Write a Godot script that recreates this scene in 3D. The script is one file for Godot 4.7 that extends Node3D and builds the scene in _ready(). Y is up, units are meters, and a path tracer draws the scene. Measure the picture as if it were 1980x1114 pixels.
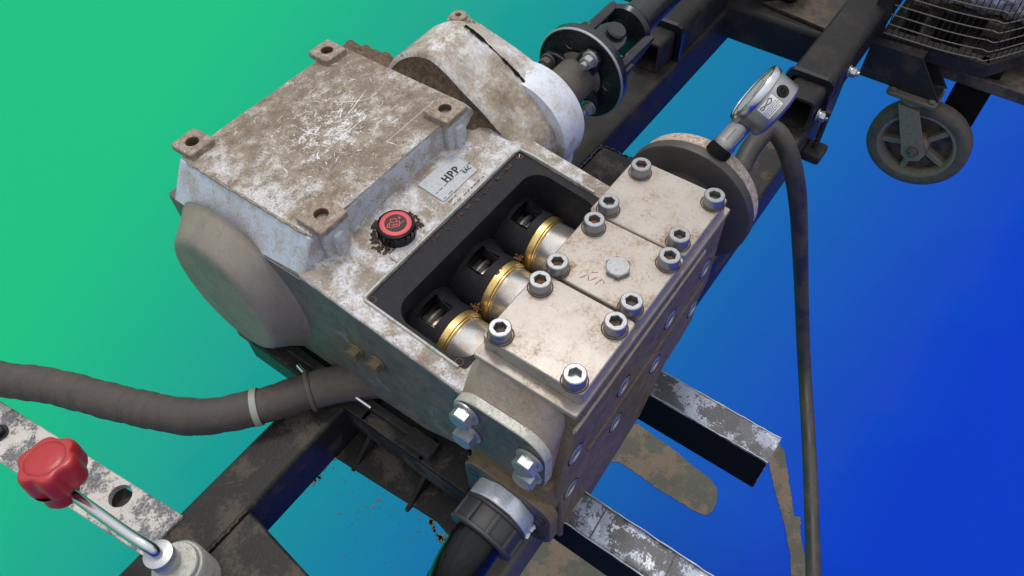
extends Node3D
# A dirty plunger pump on a black steel skid, seen from above, on a floor painted green to blue.
# Coordinates: a runs along the plungers, b along the crankshaft, h is height above the pump deck.
const H0 := 0.605
var M := {}
var names := {}
var rng := RandomNumberGenerator.new()

func V(a: float, b: float, h: float) -> Vector3:
	return Vector3(a, h + H0, -b)

# ------------------------------------------------------------------ mesh helpers
func tri(st: SurfaceTool, a: Vector3, b: Vector3, c: Vector3, na: Vector3, nb: Vector3, nc: Vector3, uv = null):
	var g := (b - a).cross(c - a)
	var v := [a, b, c]
	var n := [na, nb, nc]
	var o := [0, 1, 2]
	if g.dot(na + nb + nc) > 0.0:
		o = [0, 2, 1]
	for i in o:
		st.set_normal(n[i])
		if uv != null:
			st.set_uv(uv[i])
		st.add_vertex(v[i])

func quad(st: SurfaceTool, a: Vector3, b: Vector3, c: Vector3, d: Vector3, na: Vector3, nb: Vector3, nc: Vector3, nd: Vector3):
	tri(st, a, b, c, na, nb, nc)
	tri(st, a, c, d, na, nc, nd)

func fquad(st: SurfaceTool, a: Vector3, b: Vector3, c: Vector3, d: Vector3, n: Vector3):
	quad(st, a, b, c, d, n, n, n, n)

func mb() -> SurfaceTool:
	var st := SurfaceTool.new()
	st.begin(Mesh.PRIMITIVE_TRIANGLES)
	return st

func rrect(w: float, h: float, r: float, n := 3, c := Vector2.ZERO) -> PackedVector2Array:
	var p := PackedVector2Array()
	var q := [Vector2(w / 2 - r, h / 2 - r), Vector2(-w / 2 + r, h / 2 - r), Vector2(-w / 2 + r, -h / 2 + r), Vector2(w / 2 - r, -h / 2 + r)]
	for k in 4:
		for i in n + 1:
			var t: float = (k + float(i) / n) * PI / 2
			p.append(c + q[k] + Vector2(cos(t), sin(t)) * r)
	return p

func ngon(n: int, r: float, rot := 0.0, c := Vector2.ZERO) -> PackedVector2Array:
	var p := PackedVector2Array()
	for i in n:
		var t := rot + TAU * i / n
		p.append(c + Vector2(cos(t), sin(t)) * r)
	return p

func area2(p: PackedVector2Array) -> float:
	var s := 0.0
	for i in p.size():
		var q := p[(i + 1) % p.size()]
		s += p[i].x * q.y - q.x * p[i].y
	return s / 2

func clean(p: PackedVector2Array) -> PackedVector2Array:
	var o := PackedVector2Array()
	for q in p:
		if o.size() == 0 or o[o.size() - 1].distance_to(q) > 1e-5:
			o.append(q)
	if o.size() > 1 and o[0].distance_to(o[o.size() - 1]) < 1e-5:
		o.remove_at(o.size() - 1)
	if area2(o) < 0:
		o.reverse()
	return o

func inset(p: PackedVector2Array, d: float) -> PackedVector2Array:
	var o := PackedVector2Array()
	var n := p.size()
	for i in n:
		var e0 := (p[i] - p[(i + n - 1) % n]).normalized()
		var e1 := (p[(i + 1) % n] - p[i]).normalized()
		var n0 := Vector2(e0.y, -e0.x)
		var n1 := Vector2(e1.y, -e1.x)
		var m := n0 + n1
		var k: float = max(0.35, m.length_squared() / 2)
		o.append(p[i] - m / k * d)
	return o

# polygon (u,v) swept from w0 to w1; f maps (u,v,w) to the place; edges chamfered
func prism(st: SurfaceTool, poly: PackedVector2Array, w0: float, w1: float, f: Callable, bev := 0.0, caps := 3):
	var p := clean(poly)
	var n := p.size()
	var pin := inset(p, bev) if bev > 0 else p
	var org: Vector3 = f.call(0.0, 0.0, 0.0)
	var U: Vector3 = f.call(1.0, 0.0, 0.0) - org
	var W2: Vector3 = f.call(0.0, 1.0, 0.0) - org
	var W: Vector3 = (f.call(0.0, 0.0, 1.0) - org).normalized()
	var lay := []
	if bev > 0:
		lay = [[pin, w0], [p, w0 + bev], [p, w1 - bev], [pin, w1]]
	else:
		lay = [[p, w0], [p, w1]]
	var en := []
	for i in n:
		var e := (p[(i + 1) % n] - p[i]).normalized()
		en.append((U * e.y - W2 * e.x).normalized())
	for li in lay.size() - 1:
		var A: PackedVector2Array = lay[li][0]
		var B: PackedVector2Array = lay[li + 1][0]
		for i in n:
			var j := (i + 1) % n
			var ne: Vector3 = en[i]
			var pn: Vector3 = en[(i + n - 1) % n]
			var nn: Vector3 = en[j]
			var ni := ne if ne.dot(pn) < 0.72 else (ne + pn).normalized()
			var nj := ne if ne.dot(nn) < 0.72 else (ne + nn).normalized()
			var a0: Vector3 = f.call(A[i].x, A[i].y, lay[li][1])
			var a1: Vector3 = f.call(A[j].x, A[j].y, lay[li][1])
			var b0: Vector3 = f.call(B[i].x, B[i].y, lay[li + 1][1])
			var b1: Vector3 = f.call(B[j].x, B[j].y, lay[li + 1][1])
			if bev > 0 and li == 0:
				quad(st, a0, a1, b1, b0, (ni * .4 - W).normalized(), (nj * .4 - W).normalized(), (nj - W * .3).normalized(), (ni - W * .3).normalized())
			elif bev > 0 and li == 2:
				quad(st, a0, a1, b1, b0, (ni + W * .3).normalized(), (nj + W * .3).normalized(), (nj * .4 + W).normalized(), (ni * .4 + W).normalized())
			else:
				quad(st, a0, a1, b1, b0, ni, nj, nj, ni)
	var idx := Geometry2D.triangulate_polygon(pin)
	for k in range(0, idx.size(), 3):
		var q := [pin[idx[k]], pin[idx[k + 1]], pin[idx[k + 2]]]
		if caps & 1:
			tri(st, f.call(q[0].x, q[0].y, w0), f.call(q[1].x, q[1].y, w0), f.call(q[2].x, q[2].y, w0), -W, -W, -W)
		if caps & 2:
			tri(st, f.call(q[0].x, q[0].y, w1), f.call(q[1].x, q[1].y, w1), f.call(q[2].x, q[2].y, w1), W, W, W)

# ring between two outlines with the same number of points, with walls
func ring(st: SurfaceTool, po: PackedVector2Array, pi: PackedVector2Array, w0: float, w1: float, f: Callable, bev := 0.0, inner_to = null):
	var n := po.size()
	var org: Vector3 = f.call(0.0, 0.0, 0.0)
	var W: Vector3 = (f.call(0.0, 0.0, 1.0) - org).normalized()
	var po2 := po
	if bev > 0:
		po2 = inset(po, bev if area2(po) > 0 else -bev)
	var wi: float = w0 if inner_to == null else inner_to
	for i in n:
		var j := (i + 1) % n
		var o0: Vector3 = f.call(po2[i].x, po2[i].y, w1)
		var o1: Vector3 = f.call(po2[j].x, po2[j].y, w1)
		var i0: Vector3 = f.call(pi[i].x, pi[i].y, w1)
		var i1: Vector3 = f.call(pi[j].x, pi[j].y, w1)
		fquad(st, o0, o1, i1, i0, W)
		var e := (f.call(po[j].x, po[j].y, w0) - f.call(po[i].x, po[i].y, w0)) as Vector3
		if e.length() > 1e-6:
			var nn := e.cross(W).normalized()
			var cen: Vector3 = f.call(pi[i].x, pi[i].y, w0)
			if nn.dot(f.call(po[i].x, po[i].y, w0) - cen) < 0:
				nn = -nn
			fquad(st, f.call(po[i].x, po[i].y, w0), f.call(po[j].x, po[j].y, w0), f.call(po[j].x, po[j].y, w1 - bev), f.call(po[i].x, po[i].y, w1 - bev), nn)
			if bev > 0:
				fquad(st, f.call(po[i].x, po[i].y, w1 - bev), f.call(po[j].x, po[j].y, w1 - bev), o1, o0, (nn + W).normalized())
			fquad(st, f.call(po[i].x, po[i].y, w0), f.call(po[j].x, po[j].y, w0), f.call(pi[j].x, pi[j].y, w0), f.call(pi[i].x, pi[i].y, w0), -W)
		var e2 := (i1 - i0)
		if e2.length() > 1e-6:
			var n2 := e2.cross(W).normalized()
			if n2.dot(o0 - i0) < 0:
				n2 = -n2
			n2 = -n2
			fquad(st, i0, i1, f.call(pi[j].x, pi[j].y, wi), f.call(pi[i].x, pi[i].y, wi), n2)

# rings of a lathe: profile of (radius, along); X maps local (x, along y, z)
func lathe(st: SurfaceTool, prof: Array, X: Transform3D, n := 28, sharp := 0.8, wob := 0.0):
	var sn := []
	for i in prof.size() - 1:
		var d: Vector2 = (prof[i + 1] - prof[i]).normalized()
		sn.append(Vector2(d.y, -d.x))
	for i in prof.size() - 1:
		var n0: Vector2 = sn[i]
		var n1: Vector2 = sn[i]
		if i > 0 and sn[i].dot(sn[i - 1]) > sharp:
			n0 = (sn[i] + sn[i - 1]).normalized()
		if i < prof.size() - 2 and sn[i].dot(sn[i + 1]) > sharp:
			n1 = (sn[i] + sn[i + 1]).normalized()
		for k in n:
			var t0 := TAU * k / n
			var t1 := TAU * (k + 1) / n
			var c0 := Vector3(cos(t0), 0, sin(t0))
			var c1 := Vector3(cos(t1), 0, sin(t1))
			var A: Vector2 = prof[i]
			var B: Vector2 = prof[i + 1]
			var pA0 := X * (c0 * A.x + Vector3(0, A.y, 0))
			var pA1 := X * (c1 * A.x + Vector3(0, A.y, 0))
			var pB0 := X * (c0 * B.x + Vector3(0, B.y, 0))
			var pB1 := X * (c1 * B.x + Vector3(0, B.y, 0))
			var q := func(c, m): return (X.basis * (c * m.x + Vector3(0, m.y, 0))).normalized()
			if A.x > 1e-6:
				tri(st, pA0, pA1, pB1, q.call(c0, n0), q.call(c1, n0), q.call(c1, n1))
			if B.x > 1e-6:
				tri(st, pA0, pB1, pB0, q.call(c0, n0), q.call(c1, n1), q.call(c0, n1))

func frame_to(at: Vector3, dir: Vector3, hint := Vector3.UP) -> Transform3D:
	var y := dir.normalized()
	if abs(y.dot(hint.normalized())) > 0.95:
		hint = Vector3(1, 0, 0)
	var x := hint.cross(y).normalized()
	var z := x.cross(y).normalized()
	return Transform3D(Basis(x, y, z), at)

func cyl(st: SurfaceTool, p0: Vector3, p1: Vector3, r: float, bev := 0.001, n := 28):
	var L := p0.distance_to(p1)
	lathe(st, [Vector2(0, 0), Vector2(r - bev, 0), Vector2(r, bev), Vector2(r, L - bev), Vector2(r - bev, L), Vector2(0, L)], frame_to(p0, p1 - p0), n)

func smooth_path(pts: Array, step := 0.012) -> PackedVector3Array:
	var c := Curve3D.new()
	for i in pts.size():
		var t := Vector3.ZERO
		if i > 0 and i < pts.size() - 1:
			t = (pts[i + 1] - pts[i - 1]) / 6.0
		c.add_point(pts[i], -t, t)
	c.bake_interval = step
	return c.get_baked_points()

func sweep(st: SurfaceTool, P: PackedVector3Array, rad: Callable, n := 18, caps := true):
	var m := P.size()
	var T := (P[1] - P[0]).normalized()
	var N := T.cross(Vector3(0.3, 0.5, 0.8)).normalized()
	var rings := []
	for i in m:
		var t2 := (P[min(i + 1, m - 1)] - P[max(i - 1, 0)]).normalized()
		N = (N - t2 * N.dot(t2)).normalized()
		var B := t2.cross(N)
		var r: float = rad.call(float(i) / (m - 1))
		var ps := []
		for k in n:
			var a := TAU * k / n
			var d := N * cos(a) + B * sin(a)
			ps.append([P[i] + d * r, d])
		rings.append(ps)
	for i in m - 1:
		for k in n:
			var j := (k + 1) % n
			quad(st, rings[i][k][0], rings[i][j][0], rings[i + 1][j][0], rings[i + 1][k][0], rings[i][k][1], rings[i][j][1], rings[i + 1][j][1], rings[i + 1][k][1])
	if caps:
		for e in [0, m - 1]:
			var nn := (P[0] - P[1]).normalized() if e == 0 else (P[m - 1] - P[m - 2]).normalized()
			for k in n:
				tri(st, P[e], rings[e][k][0], rings[e][(k + 1) % n][0], nn, nn, nn)

# loft closed or open rows of points
func loft(st: SurfaceTool, rows: Array, closed := false):
	var R := rows.size()
	var C: int = rows[0].size()
	var nor := []
	for i in R:
		var rn := []
		for k in C:
			var a: Vector3 = rows[min(i + 1, R - 1)][k] - rows[max(i - 1, 0)][k]
			var k0 := (k + C - 1) % C if closed else maxi(k - 1, 0)
			var k1 := (k + 1) % C if closed else mini(k + 1, C - 1)
			var b: Vector3 = rows[i][k1] - rows[i][k0]
			rn.append(a.cross(b).normalized())
		nor.append(rn)
	var cc := C if closed else C - 1
	for i in R - 1:
		for k in cc:
			var j := (k + 1) % C
			quad(st, rows[i][k], rows[i][j], rows[i + 1][j], rows[i + 1][k], nor[i][k], nor[i][j], nor[i + 1][j], nor[i + 1][k])

func fan(st: SurfaceTool, row: Array, n: Vector3):
	var c := Vector3.ZERO
	for p in row:
		c += p
	c /= row.size()
	for k in row.size():
		tri(st, c, row[k], row[(k + 1) % row.size()], n, n, n)

func box(st: SurfaceTool, a0: float, a1: float, b0: float, b1: float, h0: float, h1: float, bev := 0.003):
	prism(st, rrect(a1 - a0, b1 - b0, bev, 2, Vector2((a0 + a1) / 2, (b0 + b1) / 2)), h0, h1, func(u, v, w): return V(u, v, w), bev)

func obox(st: SurfaceTool, X: Transform3D, s: Vector3, bev := 0.002):
	prism(st, rrect(s.x, s.z, bev, 2), -s.y / 2, s.y / 2, func(u, v, w): return X * Vector3(u, w, v), bev)

# square tube along a direction with an open, hollow end
func tube_box(st: SurfaceTool, p0: Vector3, p1: Vector3, side: Vector3, w: float, h: float, t := 0.005, r := 0.008):
	var d := (p1 - p0).normalized()
	var up := side.cross(d).normalized()
	if up.y < 0:
		up = -up
	var L := p0.distance_to(p1)
	var f := func(u, v, z): return p0 + side * u + up * v + d * z
	ring(st, rrect(w, h, r, 4), rrect(w - 2 * t, h - 2 * t, r - t * .7, 4), 0.0, L, f)

func hexhole_head(st: SurfaceTool, X: Transform3D, r: float, h: float, hr: float, dep: float):
	# a socket head: rim, chamfer, hexagonal hole
	var n := 36
	lathe(st, [Vector2(r, 0), Vector2(r, h - r * .1), Vector2(r * .97, h - r * .04), Vector2(r * .9, h)], X, n)
	var up := X.basis.y.normalized()
	var hexr := func(t: float) -> float:
		var q := fposmod(t, PI / 3) - PI / 6
		return hr * cos(PI / 6) / cos(q)
	for k in n:
		var t0 := TAU * k / n
		var t1 := TAU * (k + 1) / n
		var o0 := X * Vector3(cos(t0) * r * .9, h, sin(t0) * r * .9)
		var o1 := X * Vector3(cos(t1) * r * .9, h, sin(t1) * r * .9)
		var h0: float = hexr.call(t0)
		var h1: float = hexr.call(t1)
		var c0 := X * Vector3(cos(t0) * h0 * 1.05, h, sin(t0) * h0 * 1.05)
		var c1 := X * Vector3(cos(t1) * h1 * 1.05, h, sin(t1) * h1 * 1.05)
		var d0 := X * Vector3(cos(t0) * h0, h - r * .06, sin(t0) * h0)
		var d1 := X * Vector3(cos(t1) * h1, h - r * .06, sin(t1) * h1)
		var b0 := X * Vector3(cos(t0) * h0, h - dep, sin(t0) * h0)
		var b1 := X * Vector3(cos(t1) * h1, h - dep, sin(t1) * h1)
		fquad(st, o0, o1, c1, c0, up)
		var tm: float = floor(fposmod((t0 + t1) / 2, TAU) / (PI / 3)) * PI / 3 + PI / 6
		var ni := -(X.basis * Vector3(cos(tm), 0, sin(tm))).normalized()
		fquad(st, c0, c1, d1, d0, (ni + up).normalized())
		fquad(st, d0, d1, b1, b0, ni)
		tri(st, b0, b1, X * Vector3(0, h - dep * 1.15, 0), up, up, up)

func hex_head(st: SurfaceTool, X: Transform3D, r: float, h: float, washer := 0.0, collar := 0.0):
	var y0 := 0.0
	if washer > 0:
		lathe(st, [Vector2(0, 0), Vector2(washer - .001, 0), Vector2(washer, .001), Vector2(washer, .003), Vector2(washer - .001, .0038), Vector2(0, .0038)], X, 28)
		y0 = .0038
	if collar > 0:
		lathe(st, [Vector2(r * .86, y0), Vector2(r * .86, y0 + collar), Vector2(0, y0 + collar)], X, 24)
		y0 += collar
	prism(st, ngon(6, r, .3), y0, y0 + h * .86, func(u, v, w): return X * Vector3(u, w, v), 0.0, 1)
	# chamfered crown
	for k in 6:
		var t0 := .3 + TAU * k / 6
		var t1 := .3 + TAU * (k + 1) / 6
		var A := X * Vector3(cos(t0) * r, y0 + h * .86, sin(t0) * r)
		var B := X * Vector3(cos(t1) * r, y0 + h * .86, sin(t1) * r)
		for s in 3:
			var u0 := t0 + (t1 - t0) * s / 3.0
			var u1 := t0 + (t1 - t0) * (s + 1) / 3.0
			var q := r * .84
			var pa := A.lerp(B, s / 3.0)
			var pb := A.lerp(B, (s + 1) / 3.0)
			var ca := X * Vector3(cos(u0) * q, y0 + h, sin(u0) * q)
			var cb := X * Vector3(cos(u1) * q, y0 + h, sin(u1) * q)
			var nn := (X.basis * Vector3(cos((u0 + u1) / 2), 1.6, sin((u0 + u1) / 2))).normalized()
			fquad(st, pa, pb, cb, ca, nn)
			tri(st, X * Vector3(0, y0 + h, 0), ca, cb, X.basis.y.normalized(), X.basis.y.normalized(), X.basis.y.normalized())

# ------------------------------------------------------------------ scene helpers
func numbered(called: String) -> String:
	if not names.has(called):
		names[called] = 0
		return called
	names[called] += 1
	return "%s_%03d" % [called, names[called]]

func tag(o: Node3D, label := "", category := "", group := "", kind := ""):
	if label != "": o.set_meta("label", label)
	if category != "": o.set_meta("category", category)
	if group != "": o.set_meta("group", group)
	if kind != "": o.set_meta("kind", kind)

func thing(called: String, label: String, category: String, at: Vector3, group := "") -> Node3D:
	var o := Node3D.new()
	o.name = numbered(called)
	o.position = at
	add_child(o)
	tag(o, label, category, group)
	return o

# commits a shape given in world coordinates as one named mesh under parent
func part(called: String, st, m: Material, parent: Node, label := "") -> MeshInstance3D:
	var o := MeshInstance3D.new()
	o.mesh = st.commit() if st is SurfaceTool else st
	o.material_override = m
	o.name = called
	o.cast_shadow = GeometryInstance3D.SHADOW_CASTING_SETTING_ON
	parent.add_child(o, true)
	var off := Vector3.ZERO
	var p := parent
	while p != self and p is Node3D:
		off += p.position
		p = p.get_parent()
	o.position = -off
	if label != "": o.set_meta("label", label)
	return o

# a copy of a small mesh at a world place under parent
func piece(called: String, mesh: Mesh, m: Material, parent: Node, X: Transform3D) -> MeshInstance3D:
	var o := part(called, mesh, m, parent)
	o.transform = Transform3D(X.basis, X.origin + o.position)
	return o

# ------------------------------------------------------------------ textures
var NB := {}
const TS := 1024

func noise_map(key: String, sd: int, freq: float, oct := 5, kind := FastNoiseLite.TYPE_SIMPLEX_SMOOTH, fract := FastNoiseLite.FRACTAL_FBM, gain := 0.5, size := TS) -> PackedByteArray:
	if NB.has(key):
		return NB[key]
	var n := FastNoiseLite.new()
	n.seed = sd
	n.noise_type = kind
	n.frequency = freq
	n.fractal_type = fract
	n.fractal_octaves = oct
	n.fractal_gain = gain
	var im := n.get_seamless_image(size, size, false, false, 0.1, true)
	im.convert(Image.FORMAT_L8)
	NB[key] = im.get_data()
	return NB[key]

func strokes(sd: int, count: int, lmin: float, lmax: float, wmax: float, size := TS) -> PackedByteArray:
	var r := RandomNumberGenerator.new()
	r.seed = sd
	var d := PackedByteArray()
	d.resize(size * size)
	for i in count:
		var p := Vector2(r.randf(), r.randf()) * size
		var a := r.randf() * TAU if r.randf() < .5 else r.randfn(2.4, .35)
		var L := r.randf_range(lmin, lmax) * size
		if r.randf() < .7: L *= .35
		var w := r.randf_range(.6, wmax)
		var bend := r.randfn(0, .004)
		var s := 0.0
		while s < L:
			a += bend * 2.0 * r.randf()
			p += Vector2(cos(a), sin(a))
			s += 1.0
			var ww: float = w * sin(PI * s / L) + .3
			if r.randf() < .12: continue
			for dx in range(-int(ww), int(ww) + 1):
				for dy in range(-int(ww), int(ww) + 1):
					var x := posmod(int(p.x) + dx, size)
					var y := posmod(int(p.y) + dy, size)
					d[y * size + x] = mini(255, 150 + r.randi() % 105)
	return d

# base colour and roughness with layers [mask, low, high, colour, amount, roughness, shift]
func paint(base: Color, rough: float, layers: Array, size := TS) -> Array:
	var C := Image.create_empty(size, size, false, Image.FORMAT_RGBA8)
	C.fill(base)
	var G := Image.create_empty(size, size, false, Image.FORMAT_RGBA8)
	G.fill(Color(rough, rough, rough))
	for L in layers:
		var mask: PackedByteArray = L[0]
		var lut := PackedByteArray()
		lut.resize(256)
		for i in 256:
			var x := i / 255.0
			var t: float
			if L[2] >= L[1]:
				t = smoothstep(L[1], L[2], x)
			else:
				t = 1.0 - smoothstep(L[2], L[1], x)
			lut[i] = int(t * L[4] * 255.0)
		var a := Image.create_empty(size, size, false, Image.FORMAT_RGBA8)
		a.fill(L[3])
		var da := a.get_data()
		var g := Image.create_empty(size, size, false, Image.FORMAT_RGBA8)
		g.fill(Color(L[5], L[5], L[5]))
		var dg := g.get_data()
		var sh: int = L[6] if L.size() > 6 else 0
		var tot := size * size
		var step := 1
		if mask.size() != tot: step = int(sqrt(float(mask.size()) / tot))
		var k := 3
		if step == 1:
			for i in tot:
				var v := lut[mask[(i + sh) % tot]]
				da[k] = v
				dg[k] = v
				k += 4
		else:
			var ms := size * step
			for y in size:
				var row := ((y * step + sh / ms) % ms) * ms
				for x in size:
					var v2 := lut[mask[row + (x * step + sh) % ms]]
					da[k] = v2
					dg[k] = v2
					k += 4
		var R := Rect2i(0, 0, size, size)
		C.blend_rect(Image.create_from_data(size, size, false, Image.FORMAT_RGBA8, da), R, Vector2i.ZERO)
		G.blend_rect(Image.create_from_data(size, size, false, Image.FORMAT_RGBA8, dg), R, Vector2i.ZERO)
	C.convert(Image.FORMAT_RGB8)
	G.convert(Image.FORMAT_L8)
	return [C, G]

func nmap(mask: PackedByteArray, strength: float, size := TS) -> ImageTexture:
	var im := Image.create_from_data(size, size, false, Image.FORMAT_L8, mask)
	im.convert(Image.FORMAT_RGBA8)
	im.bump_map_to_normal_map(strength)
	im.convert(Image.FORMAT_RGB8)
	return ImageTexture.create_from_image(im)

func mat(tex: Array, metres: float, metal := 0.0, nrm = null, nstr := 1.0, tri := true) -> StandardMaterial3D:
	var m := StandardMaterial3D.new()
	m.albedo_texture = ImageTexture.create_from_image(tex[0])
	m.roughness_texture = ImageTexture.create_from_image(tex[1])
	m.roughness = 1.0
	m.metallic = metal
	if nrm != null:
		m.normal_enabled = true
		m.normal_texture = nrm
		m.normal_scale = nstr
	if tri:
		m.uv1_triplanar = true
		m.uv1_world_triplanar = true
		m.uv1_scale = Vector3.ONE / metres
	return m

func plain(c: Color, rough: float, metal := 0.0) -> StandardMaterial3D:
	var m := StandardMaterial3D.new()
	m.albedo_color = c
	m.roughness = rough
	m.metallic = metal
	return m

func c8(r: int, g: int, b: int) -> Color:
	return Color(r / 255.0, g / 255.0, b / 255.0)

func mix_map(key: String, parts: Array, gain := 1.5) -> PackedByteArray:
	# a sum of noises, stretched: granular edges instead of blobs
	var o := PackedByteArray()
	var n := TS * TS
	o.resize(n)
	var A: PackedByteArray = parts[0][0]
	var B: PackedByteArray = parts[1][0]
	var C: PackedByteArray = parts[2][0]
	var wa: float = parts[0][1] * gain
	var wb: float = parts[1][1] * gain
	var wc: float = parts[2][1] * gain
	var sa: int = parts[0][2]
	var off := 127.5 - 127.5 * (wa + wb + wc)
	for i in n:
		o[i] = clampi(int(A[(i + sa) % n] * wa + B[i] * wb + C[i] * wc + off), 0, 255)
	NB[key] = o
	return o

func make_materials():
	var big := noise_map("big", 11, .004, 5)
	var mid := noise_map("mid", 23, .012, 5, FastNoiseLite.TYPE_SIMPLEX_SMOOTH, FastNoiseLite.FRACTAL_FBM, .6)
	var fine := noise_map("fine", 37, .06, 4, FastNoiseLite.TYPE_SIMPLEX_SMOOTH, FastNoiseLite.FRACTAL_FBM, .65)
	var chip := noise_map("chip", 51, .018, 6, FastNoiseLite.TYPE_PERLIN, FastNoiseLite.FRACTAL_FBM, .68)
	var rdg := noise_map("rdg", 67, .01, 5, FastNoiseLite.TYPE_SIMPLEX_SMOOTH, FastNoiseLite.FRACTAL_RIDGED, .5)
	var grain := noise_map("grain", 71, .22, 2)
	var gm := mix_map("gm", [[mid, .5, 0], [fine, .3, 0], [grain, .2, 0]])
	var gb := mix_map("gb", [[big, .55, 0], [chip, .25, 0], [fine, .2, 0]])
	var gc := mix_map("gc", [[chip, .42, 123456], [fine, .33, 0], [grain, .25, 0]])
	var sc2 := strokes(9, 200, .01, .09, .8)
	var cast_n := nmap(fine, 2.0)
	var rough_n := nmap(chip, 3.0)
	var grain_n := nmap(grain, 1.2)
	var dust := c8(150, 132, 112)
	var dust_d := c8(108, 92, 76)
	var white := c8(214, 216, 222)
	M.plate = plate_material(gm, gb, gc, rough_n)
	# side paint: pale blue-grey, fine speckle, brown runs
	M.side = mat(paint(c8(184, 191, 203), .45, [
		[gm, .5, .8, c8(166, 158, 146), .6, .7],
		[gc, .66, .78, c8(112, 98, 84), .7, .8],
		[gb, .55, .78, c8(150, 136, 118), .65, .9, 7000],
		[grain, .82, .92, c8(90, 80, 70), .6, .8],
		[gc, .80, .84, c8(84, 74, 66), .8, .7, 210000]]), .35, 0.0, cast_n, .5)
	M.wall = mat(paint(c8(96, 96, 92), .46, [
		[gm, .4, .75, c8(76, 76, 71), .7, .46],
		[rdg, .65, .95, c8(80, 80, 76), .5, .45],
		[gb, .5, .8, c8(118, 106, 88), .55, .75],
		[gc, .62, .8, c8(74, 68, 60), .5, .75],
		[gb, .72, .85, c8(142, 140, 132), .4, .5, 330000]]), .4, 0.0, cast_n, .6)
	M.deck = mat(paint(c8(196, 198, 204), .5, [
		[gm, .32, .76, c8(152, 138, 121), .8, .85, 5000],
		[gb, .42, .72, c8(124, 109, 92), .8, .9, 260000],
		[gm, .62, .86, c8(114, 98, 82), .5, .9, 640000],
		[gc, .6, .72, c8(112, 96, 80), .6, .9],
		[gc, .74, .79, white, .8, .5, 600000],
		[sc2, .4, .6, white, .5, .5]]), .36, 0.0, rough_n, .4)
	M.cover = mat(paint(c8(128, 122, 112), .55, [
		[gm, .4, .75, c8(142, 128, 110), .7, .8, 9000],
		[gb, .45, .75, c8(116, 112, 104), .8, .6, 40000],
		[gc, .62, .78, c8(96, 86, 74), .5, .9]], 512), .32, 0.0, cast_n, .35)
	M.gear = mat(paint(c8(216, 219, 228), .45, [
		[gm, .30, .74, c8(184, 172, 155), .75, .8, 12000],
		[gb, .30, .54, c8(146, 130, 110), .9, .9, 520000],
		[gc, .56, .66, c8(200, 197, 192), .6, .6, 300300],
		[gb, .56, .76, c8(112, 97, 80), .8, .9, 520000],
		[gm, .58, .84, c8(96, 83, 70), .55, .9, 777000],
		[gc, .58, .74, c8(142, 125, 104), .5, .9],
		[gc, .76, .80, c8(226, 228, 234), .8, .4, 120000],
		[gb, .83, .86, c8(96, 88, 82), .8, .6, 820000]]), .45, 0.0, rough_n, .5)
	M.pad = mat(paint(c8(142, 128, 114), .7, [
		[gm, .45, .7, c8(116, 99, 84), .8, .9, 6000],
		[gc, .6, .72, c8(206, 200, 192), .7, .6, 44000],
		[gc, .62, .78, c8(98, 82, 66), .6, .9],
		[gb, .55, .75, c8(124, 102, 84), .6, .9]], 512), .16, 0.0, cast_n, .5)
	M.ring_white = mat(paint(c8(206, 213, 226), .38, [
		[gm, .4, .8, c8(184, 177, 167), .7, .7, 2000],
		[gb, .56, .76, c8(160, 144, 124), .7, .8, 15000],
		[gc, .82, .86, c8(80, 74, 70), .8, .6],
		[rdg, .94, .99, c8(150, 150, 156), .6, .5]], 512), .4)
	M.dirt = mat(paint(c8(104, 86, 70), .95, [
		[gm, .4, .7, c8(74, 60, 49), .8, .95],
		[gc, .6, .8, c8(134, 114, 94), .6, .95],
		[chip, .6, .7, c8(54, 46, 39), .7, .95]], 512), .15, 0.0, rough_n, 1.5)
	# bare machined steel with faint clouds and tan stains
	M.steel = mat(paint(c8(160, 151, 143), .42, [
		[gm, .35, .8, c8(148, 136, 125), .6, .46],
		[gb, .5, .85, c8(136, 120, 104), .6, .55, 77000],
		[gc, .66, .84, c8(122, 106, 90), .55, .65],
		[gb, .74, .9, c8(128, 106, 82), .6, .7, 420000],
		[sc2, .4, .6, c8(116, 104, 94), .4, .45],
		[grain, .88, .96, c8(76, 68, 62), .5, .6]]), .3, .3, grain_n, .2)
	M.cast_steel = mat(paint(c8(152, 138, 126), .5, [
		[gm, .4, .75, c8(128, 114, 100), .7, .6, 8000],
		[gc, .6, .78, c8(96, 84, 72), .5, .7],
		[gb, .6, .75, c8(134, 106, 76), .5, .8, 30000]], 512), .3, .15, cast_n, .8)
	M.block = mat(paint(c8(108, 94, 76), .5, [
		[gm, .45, .75, c8(86, 74, 60), .7, .5, 60000],
		[gb, .45, .8, c8(126, 112, 97), .5, .55],
		[gc, .6, .78, c8(74, 60, 47), .6, .7, 5000],
		[rdg, .8, .98, c8(140, 120, 98), .35, .5]]), .3, .0, grain_n, .4)
	M.block.metallic_specular = .2
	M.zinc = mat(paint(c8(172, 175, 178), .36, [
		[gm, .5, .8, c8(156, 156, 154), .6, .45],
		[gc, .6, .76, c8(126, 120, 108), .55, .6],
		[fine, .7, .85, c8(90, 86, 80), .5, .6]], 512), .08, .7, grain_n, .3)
	M.screw = mat(paint(c8(150, 152, 156), .32, [
		[gm, .5, .8, c8(116, 116, 116), .6, .42, 4000],
		[gc, .62, .76, c8(126, 112, 94), .5, .6],
		[fine, .7, .85, c8(82, 78, 74), .5, .6]], 512), .08, .75, grain_n, .3)
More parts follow.
